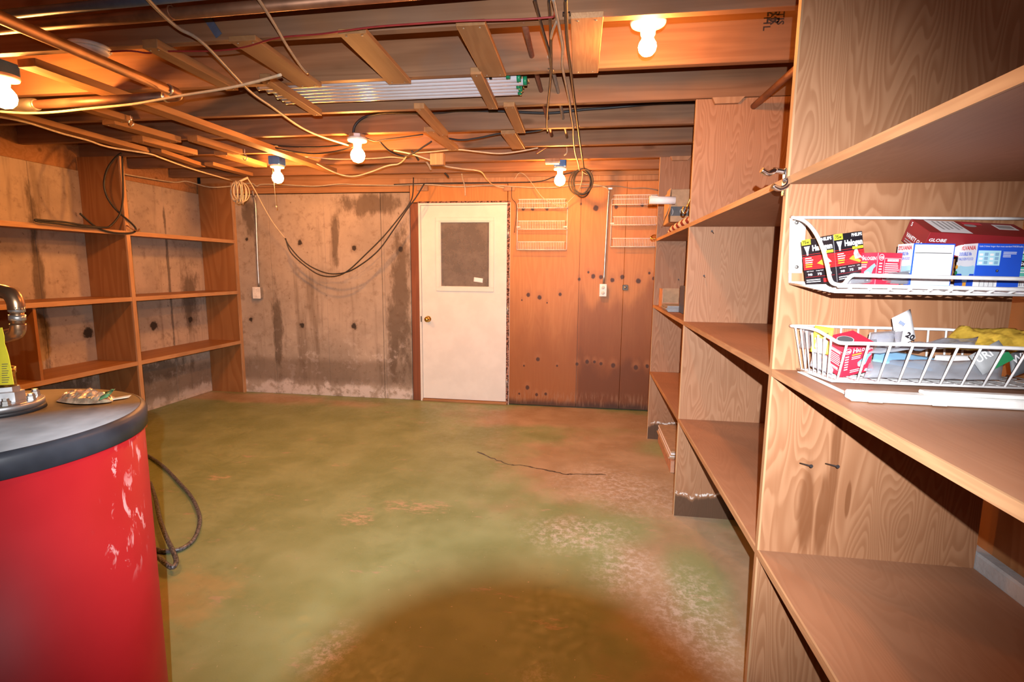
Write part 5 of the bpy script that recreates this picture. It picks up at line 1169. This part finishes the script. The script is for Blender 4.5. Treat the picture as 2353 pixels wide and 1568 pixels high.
# grey and green label packets
for k, (p0, p1, p2, Ys, txt, lab, mt, tp_) in enumerate((((2258, 862), (2328, 826), (2226, 818), (1.385, 1.39, 1.40), 'URI', 'grey packet with white capitals and a green corner in the lower basket', 'p_grey', 0.6),
        ((2325, 868), (2400, 840), (2318, 815), (1.385, 1.395, 1.40), 'WRI', 'charcoal packet with white capitals at the right end of the lower basket', 'p_charc', 0.6))):
    o, ex_, ey_ = q4(p0, p1, p2, *Ys)
    t = sheet_thing('card_pack', lab, 'pack', o, ex_, ey_, mt, 0.0005, 4, 4, 0.004, k)
    nrm = ex_.cross(ey_).normalized(); nrm = nrm if nrm.y < 0 else -nrm
    pm = MB(); off = nrm*0.0035
    pm.add([o+off+ex_*0.35+ey_*0.0, o+off+ex_*1.0, o+off+ex_*1.0+ey_*0.45, o+off+ex_*0.55+ey_*0.30], [(0, 1, 2, 3)]); obj('green_corner', pm, M['p_green'], t)
    xd = -(ey_.normalized()) if k == 0 else ex_.normalized()
    st = o+ey_*0.55+ex_*0.62+off*1.3 if k == 0 else o+ex_*0.05+ey_*0.35+off*1.3
    xd = (ex_.normalized()+ey_.normalized()*(-0.0)).normalized(); st = o+ex_*0.06+ey_*0.55+off*1.4
    obj('lettering', MB().text(txt, rotM(st, nrm, xd), 0.026, 0, 0.02), M['p_white'], t)

# ================================================================ WATER TANK
TX, TYc, TR, TZ = -1.345, 0.897, 0.33, 1.075
t = thing('water_tank', 'tall red cylindrical water tank with a black rimmed grey lid', 'tank', (TX, TYc, 0))
obj('body', MB().lathe([(0, 0.002), (TR-0.010, 0.002), (TR-0.008, 0.02), (TR-0.008, TZ-0.050), (0, TZ-0.050)], rotM((TX, TYc, 0), (0, 0, 1)), 96), M['red'], t)
obj('lid_rim', MB().lathe([(TR-0.007, TZ-0.052), (TR, TZ-0.050), (TR+0.001, TZ-0.012), (TR-0.004, TZ-0.003), (TR-0.012, TZ)], rotM((TX, TYc, 0), (0, 0, 1)), 96, caps=False), M['lidk'], t)
obj('lid', MB().lathe([(0, TZ-0.004), (TR-0.03, TZ-0.001), (TR-0.0125, TZ-0.0002)], rotM((TX, TYc, 0), (0, 0, 1)), 96), M['lidg'], t)
fc = A(-6, 928, Z=TZ+0.018); fr_ = (A(96, 922, Z=TZ+0.018)-fc).length
fc.z = 0
obj('gasket', MB().lathe([(0, TZ+0.0005), (fr_*1.03, TZ+0.0005), (fr_*1.0, TZ+0.010), (0, TZ+0.010)], rotM(fc, (0, 0, 1)), 40), M['black'], t)
obj('flange', MB().lathe([(0, TZ+0.0105), (fr_, TZ+0.0105), (fr_, TZ+0.022), (fr_-0.003, TZ+0.024), (0, TZ+0.024)], rotM(fc, (0, 0, 1)), 40), M['galv'], t)
for k in range(8):
    q = 2*math.pi*(k+0.45)/8; p = fc+Vector((math.cos(q)*fr_*0.82, math.sin(q)*fr_*0.82, TZ+0.0245))
    obj('bolt', MB().lathe([(0.0095, 0), (0.0095, 0.003), (0.0085, 0.0032), (0.0085, 0.010), (0.006, 0.011), (0.006, 0.016), (0, 0.0165)], rotM(p, (0, 0, 1)), 6, smooth=False), M['screw'], t)
PY = fc.y+0.01
def P_(x, y): return A(x, y, Y=PY)
r_p = 0.0128
pts = spline([P_(-70, 668), P_(-20, 668), P_(8, 671), P_(25, 678), P_(35, 694), P_(38, 712)], 5)
obj('pipe_elbow', MB().tube(pts, r_p+0.003, 18), M['copper_br'], t)
obj('riser_pipe', MB().tube([P_(38, 708), P_(41, 752)], r_p, 18), M['copper_br'], t)
pts = spline([P_(41, 745), P_(41, 757), P_(36, 766), P_(24, 770), P_(8, 774)], 5)
obj('pipe_elbow', MB().tube(pts, r_p+0.002, 18), M['copper_br'], t)
obj('branch_pipe', MB().tube([P_(10, 774), P_(-60, 790)], r_p, 18), M['copper_br'], t)
for x, y in ((38, 711), (39.5, 730)): pipe_band(t, P_(x, y), (P_(41, 752)-P_(38, 708)).normalized(), r_p+0.0015)
obj('tie_wire', MB().tube(spline([P_(4, 676)+Vector((0, -0.02, 0)), P_(12, 690)+Vector((0, -0.022, 0)), P_(14, 708)+Vector((0, -0.022, 0)), P_(12, 700)+Vector((0, -0.022, 0)), P_(15, 745)+Vector((0, -0.022, 0)), P_(20, 762)+Vector((0, -0.02, 0))], 4), 0.0012, 5), M['solder'], t)
hexs = P_(18, 905); hexs.z = TZ+0.0245
obj('hex_fitting', MB().lathe([(0.030, 0), (0.030, 0.022), (0.022, 0.024), (0.022, 0.034), (0, 0.034)], rotM(hexs, (0, 0, 1)), 6, smooth=False), M['galv'], t)
obj('brass_nipple', MB().lathe([(0.018, 0.0), (0.018, 0.03), (0.020, 0.032), (0.020, 0.045), (0, 0.046)], rotM(hexs+Vector((0, 0, 0.0345)), (0, 0, 1)), 16), M['brass'], t)
a = P_(-40, 770); b = hexs+Vector((-0.036, 0, 0.0))
obj('dip_pipe', MB().tube([P_(-22, 782), Vector((P_(-22, 782).x, PY, TZ+0.025))], 0.017, 16), M['copper_dk'], t)
tg = MB(); o_ = A(3, 884, Y=PY-0.035); vv = []
prof = [(0, 755, 4), (0, 775, 9), (0, 792, 10), (0, 800, 13), (0, 820, 19), (2, 850, 25), (6, 886, 31)]
mtag = MB(); fv = []
for i, (x0_, y0_, x1_) in enumerate(prof):
    fv += [A(x0_-14, y0_, Y=PY-0.034+0.003*math.sin(i)), A(x1_, y0_-2, Y=PY-0.036+0.003*math.sin(i))]
n = len(fv); fv2 = [p+Vector((0, 0.0012, 0)) for p in fv]; ff = []
for i in range(len(prof)-1): ff += [(2*i, 2*i+2, 2*i+3, 2*i+1), (n+2*i, n+2*i+1, n+2*i+3, n+2*i+2), (2*i+1, 2*i+3, n+2*i+3, n+2*i+1)]
tgo = obj('warning_tag', mtag.add(fv+fv2, ff), M['yellow'], t)
lm = MB()
for k in range(9):
    y = 838+5.2*k; lm.quad(A(4, y, Y=PY-0.0405), A(18+k*0.6-(k % 3)*2, y-0.6, Y=PY-0.0405)-A(4, y, Y=PY-0.0405), Vector((0, 0, 0.0013)))
obj('tag_print', lm, M['p_charc'], tgo)
# crumpled packet on the lid
o = A(124, 927, Z=TZ+0.002); ex_ = A(254, 931, Z=TZ+0.002)-o; ey_ = A(148, 903, Z=TZ+0.002)-o
t = thing('foil_packet', 'crumpled shiny foil packet lying on the tank lid', 'packet', o)
m = MB(); N = 22; Kk = 9; vv = []
for side in (1, 0):
    for j in range(Kk+1):
        for i in range(N+1):
            u, v_ = i/N, j/Kk; p = o+ex_*u+ey_*(0.5+(v_-0.5)*(0.35+0.65*math.sin(math.pi*min(1, max(0, 0.15+u*0.8)))))
            e = math.sin(math.pi*u)**0.6*math.sin(math.pi*v_)**0.7
            hgt = 0.022*e+0.012*mnoise.noise(p*45)*e+0.006*mnoise.noise(p*120)*e
            vv.append(p+Vector((0, 0, max(0.0, hgt) if side else 0.0)))
nn = (N+1)*(Kk+1); ff = []
for j in range(Kk):
    for i in range(N): q = j*(N+1)+i; ff.append((q, q+1, q+N+2, q+N+1)); ff.append(tuple(z+nn for z in (q, q+N+1, q+N+2, q+1)))
m.add(vv, ff, 0, False); obj('packet', m, M['foil'], t)
e0 = A(226, 920, Z=TZ+0.012); obj('torn_end', MB().sheet(e0, A(250, 912, Z=TZ+0.02)-e0, Vector((-0.01, 0.03, 0.012)), 6, 5, 0.010, 60, 0.002, 0, 3), M['foil_green'], t)
e0 = A(247, 922, Z=TZ+0.002); obj('loose_flap', MB().sheet(e0, A(296, 914, Z=TZ+0.002)-e0, Vector((-0.012, 0.022, 0.002)), 5, 4, 0.002, 40, 0.001, 0, 3), M['cream'], t)
# braided hose on the floor behind the tank
cable('hose', 'braided grey hose looping on the green floor beside the red tank', 'hose', [(325,1040), (350,1054), (378,1075), (410,1108), (438,1140), (454,1172), (459,1200), (448,1236), (424,1258), (398,1266), (372,1267), (355,1262)], 0.011, 'hose', dict(Z=0.012), 6)
cable('hose', 'second braided grey hose end curling tight against the red tank', 'hose', [(345,1110), (358,1150), (366,1190), (380,1230), (395,1262), (404,1284), (403,1298), (394,1304), (378,1294), (362,1280)], 0.011, 'hose', dict(Z=0.034), 6)

# ================================================================ THE PHOTOGRAPHER'S CAMERA (its lens barrel throws the round shadow on the floor)
back = CAM-CF*0.004
t = thing('photo_camera', 'black camera with a round lens held where the picture was taken', 'camera', back)
Mx = CAMROT.to_4x4(); Mx.translation = back
obj('lens_barrel', MB().lathe([(0, 0), (0.036, 0), (0.040, 0.002), (0.040, 0.028), (0.037, 0.03), (0.037, 0.07), (0.034, 0.075), (0, 0.075)], Mx, 40), M['black'], t)
obj('camera_body', MB().box((-0.07, -0.055, 0.076), (0.07, 0.045, 0.115), 0, Mx), M['black'], t, 0.006)
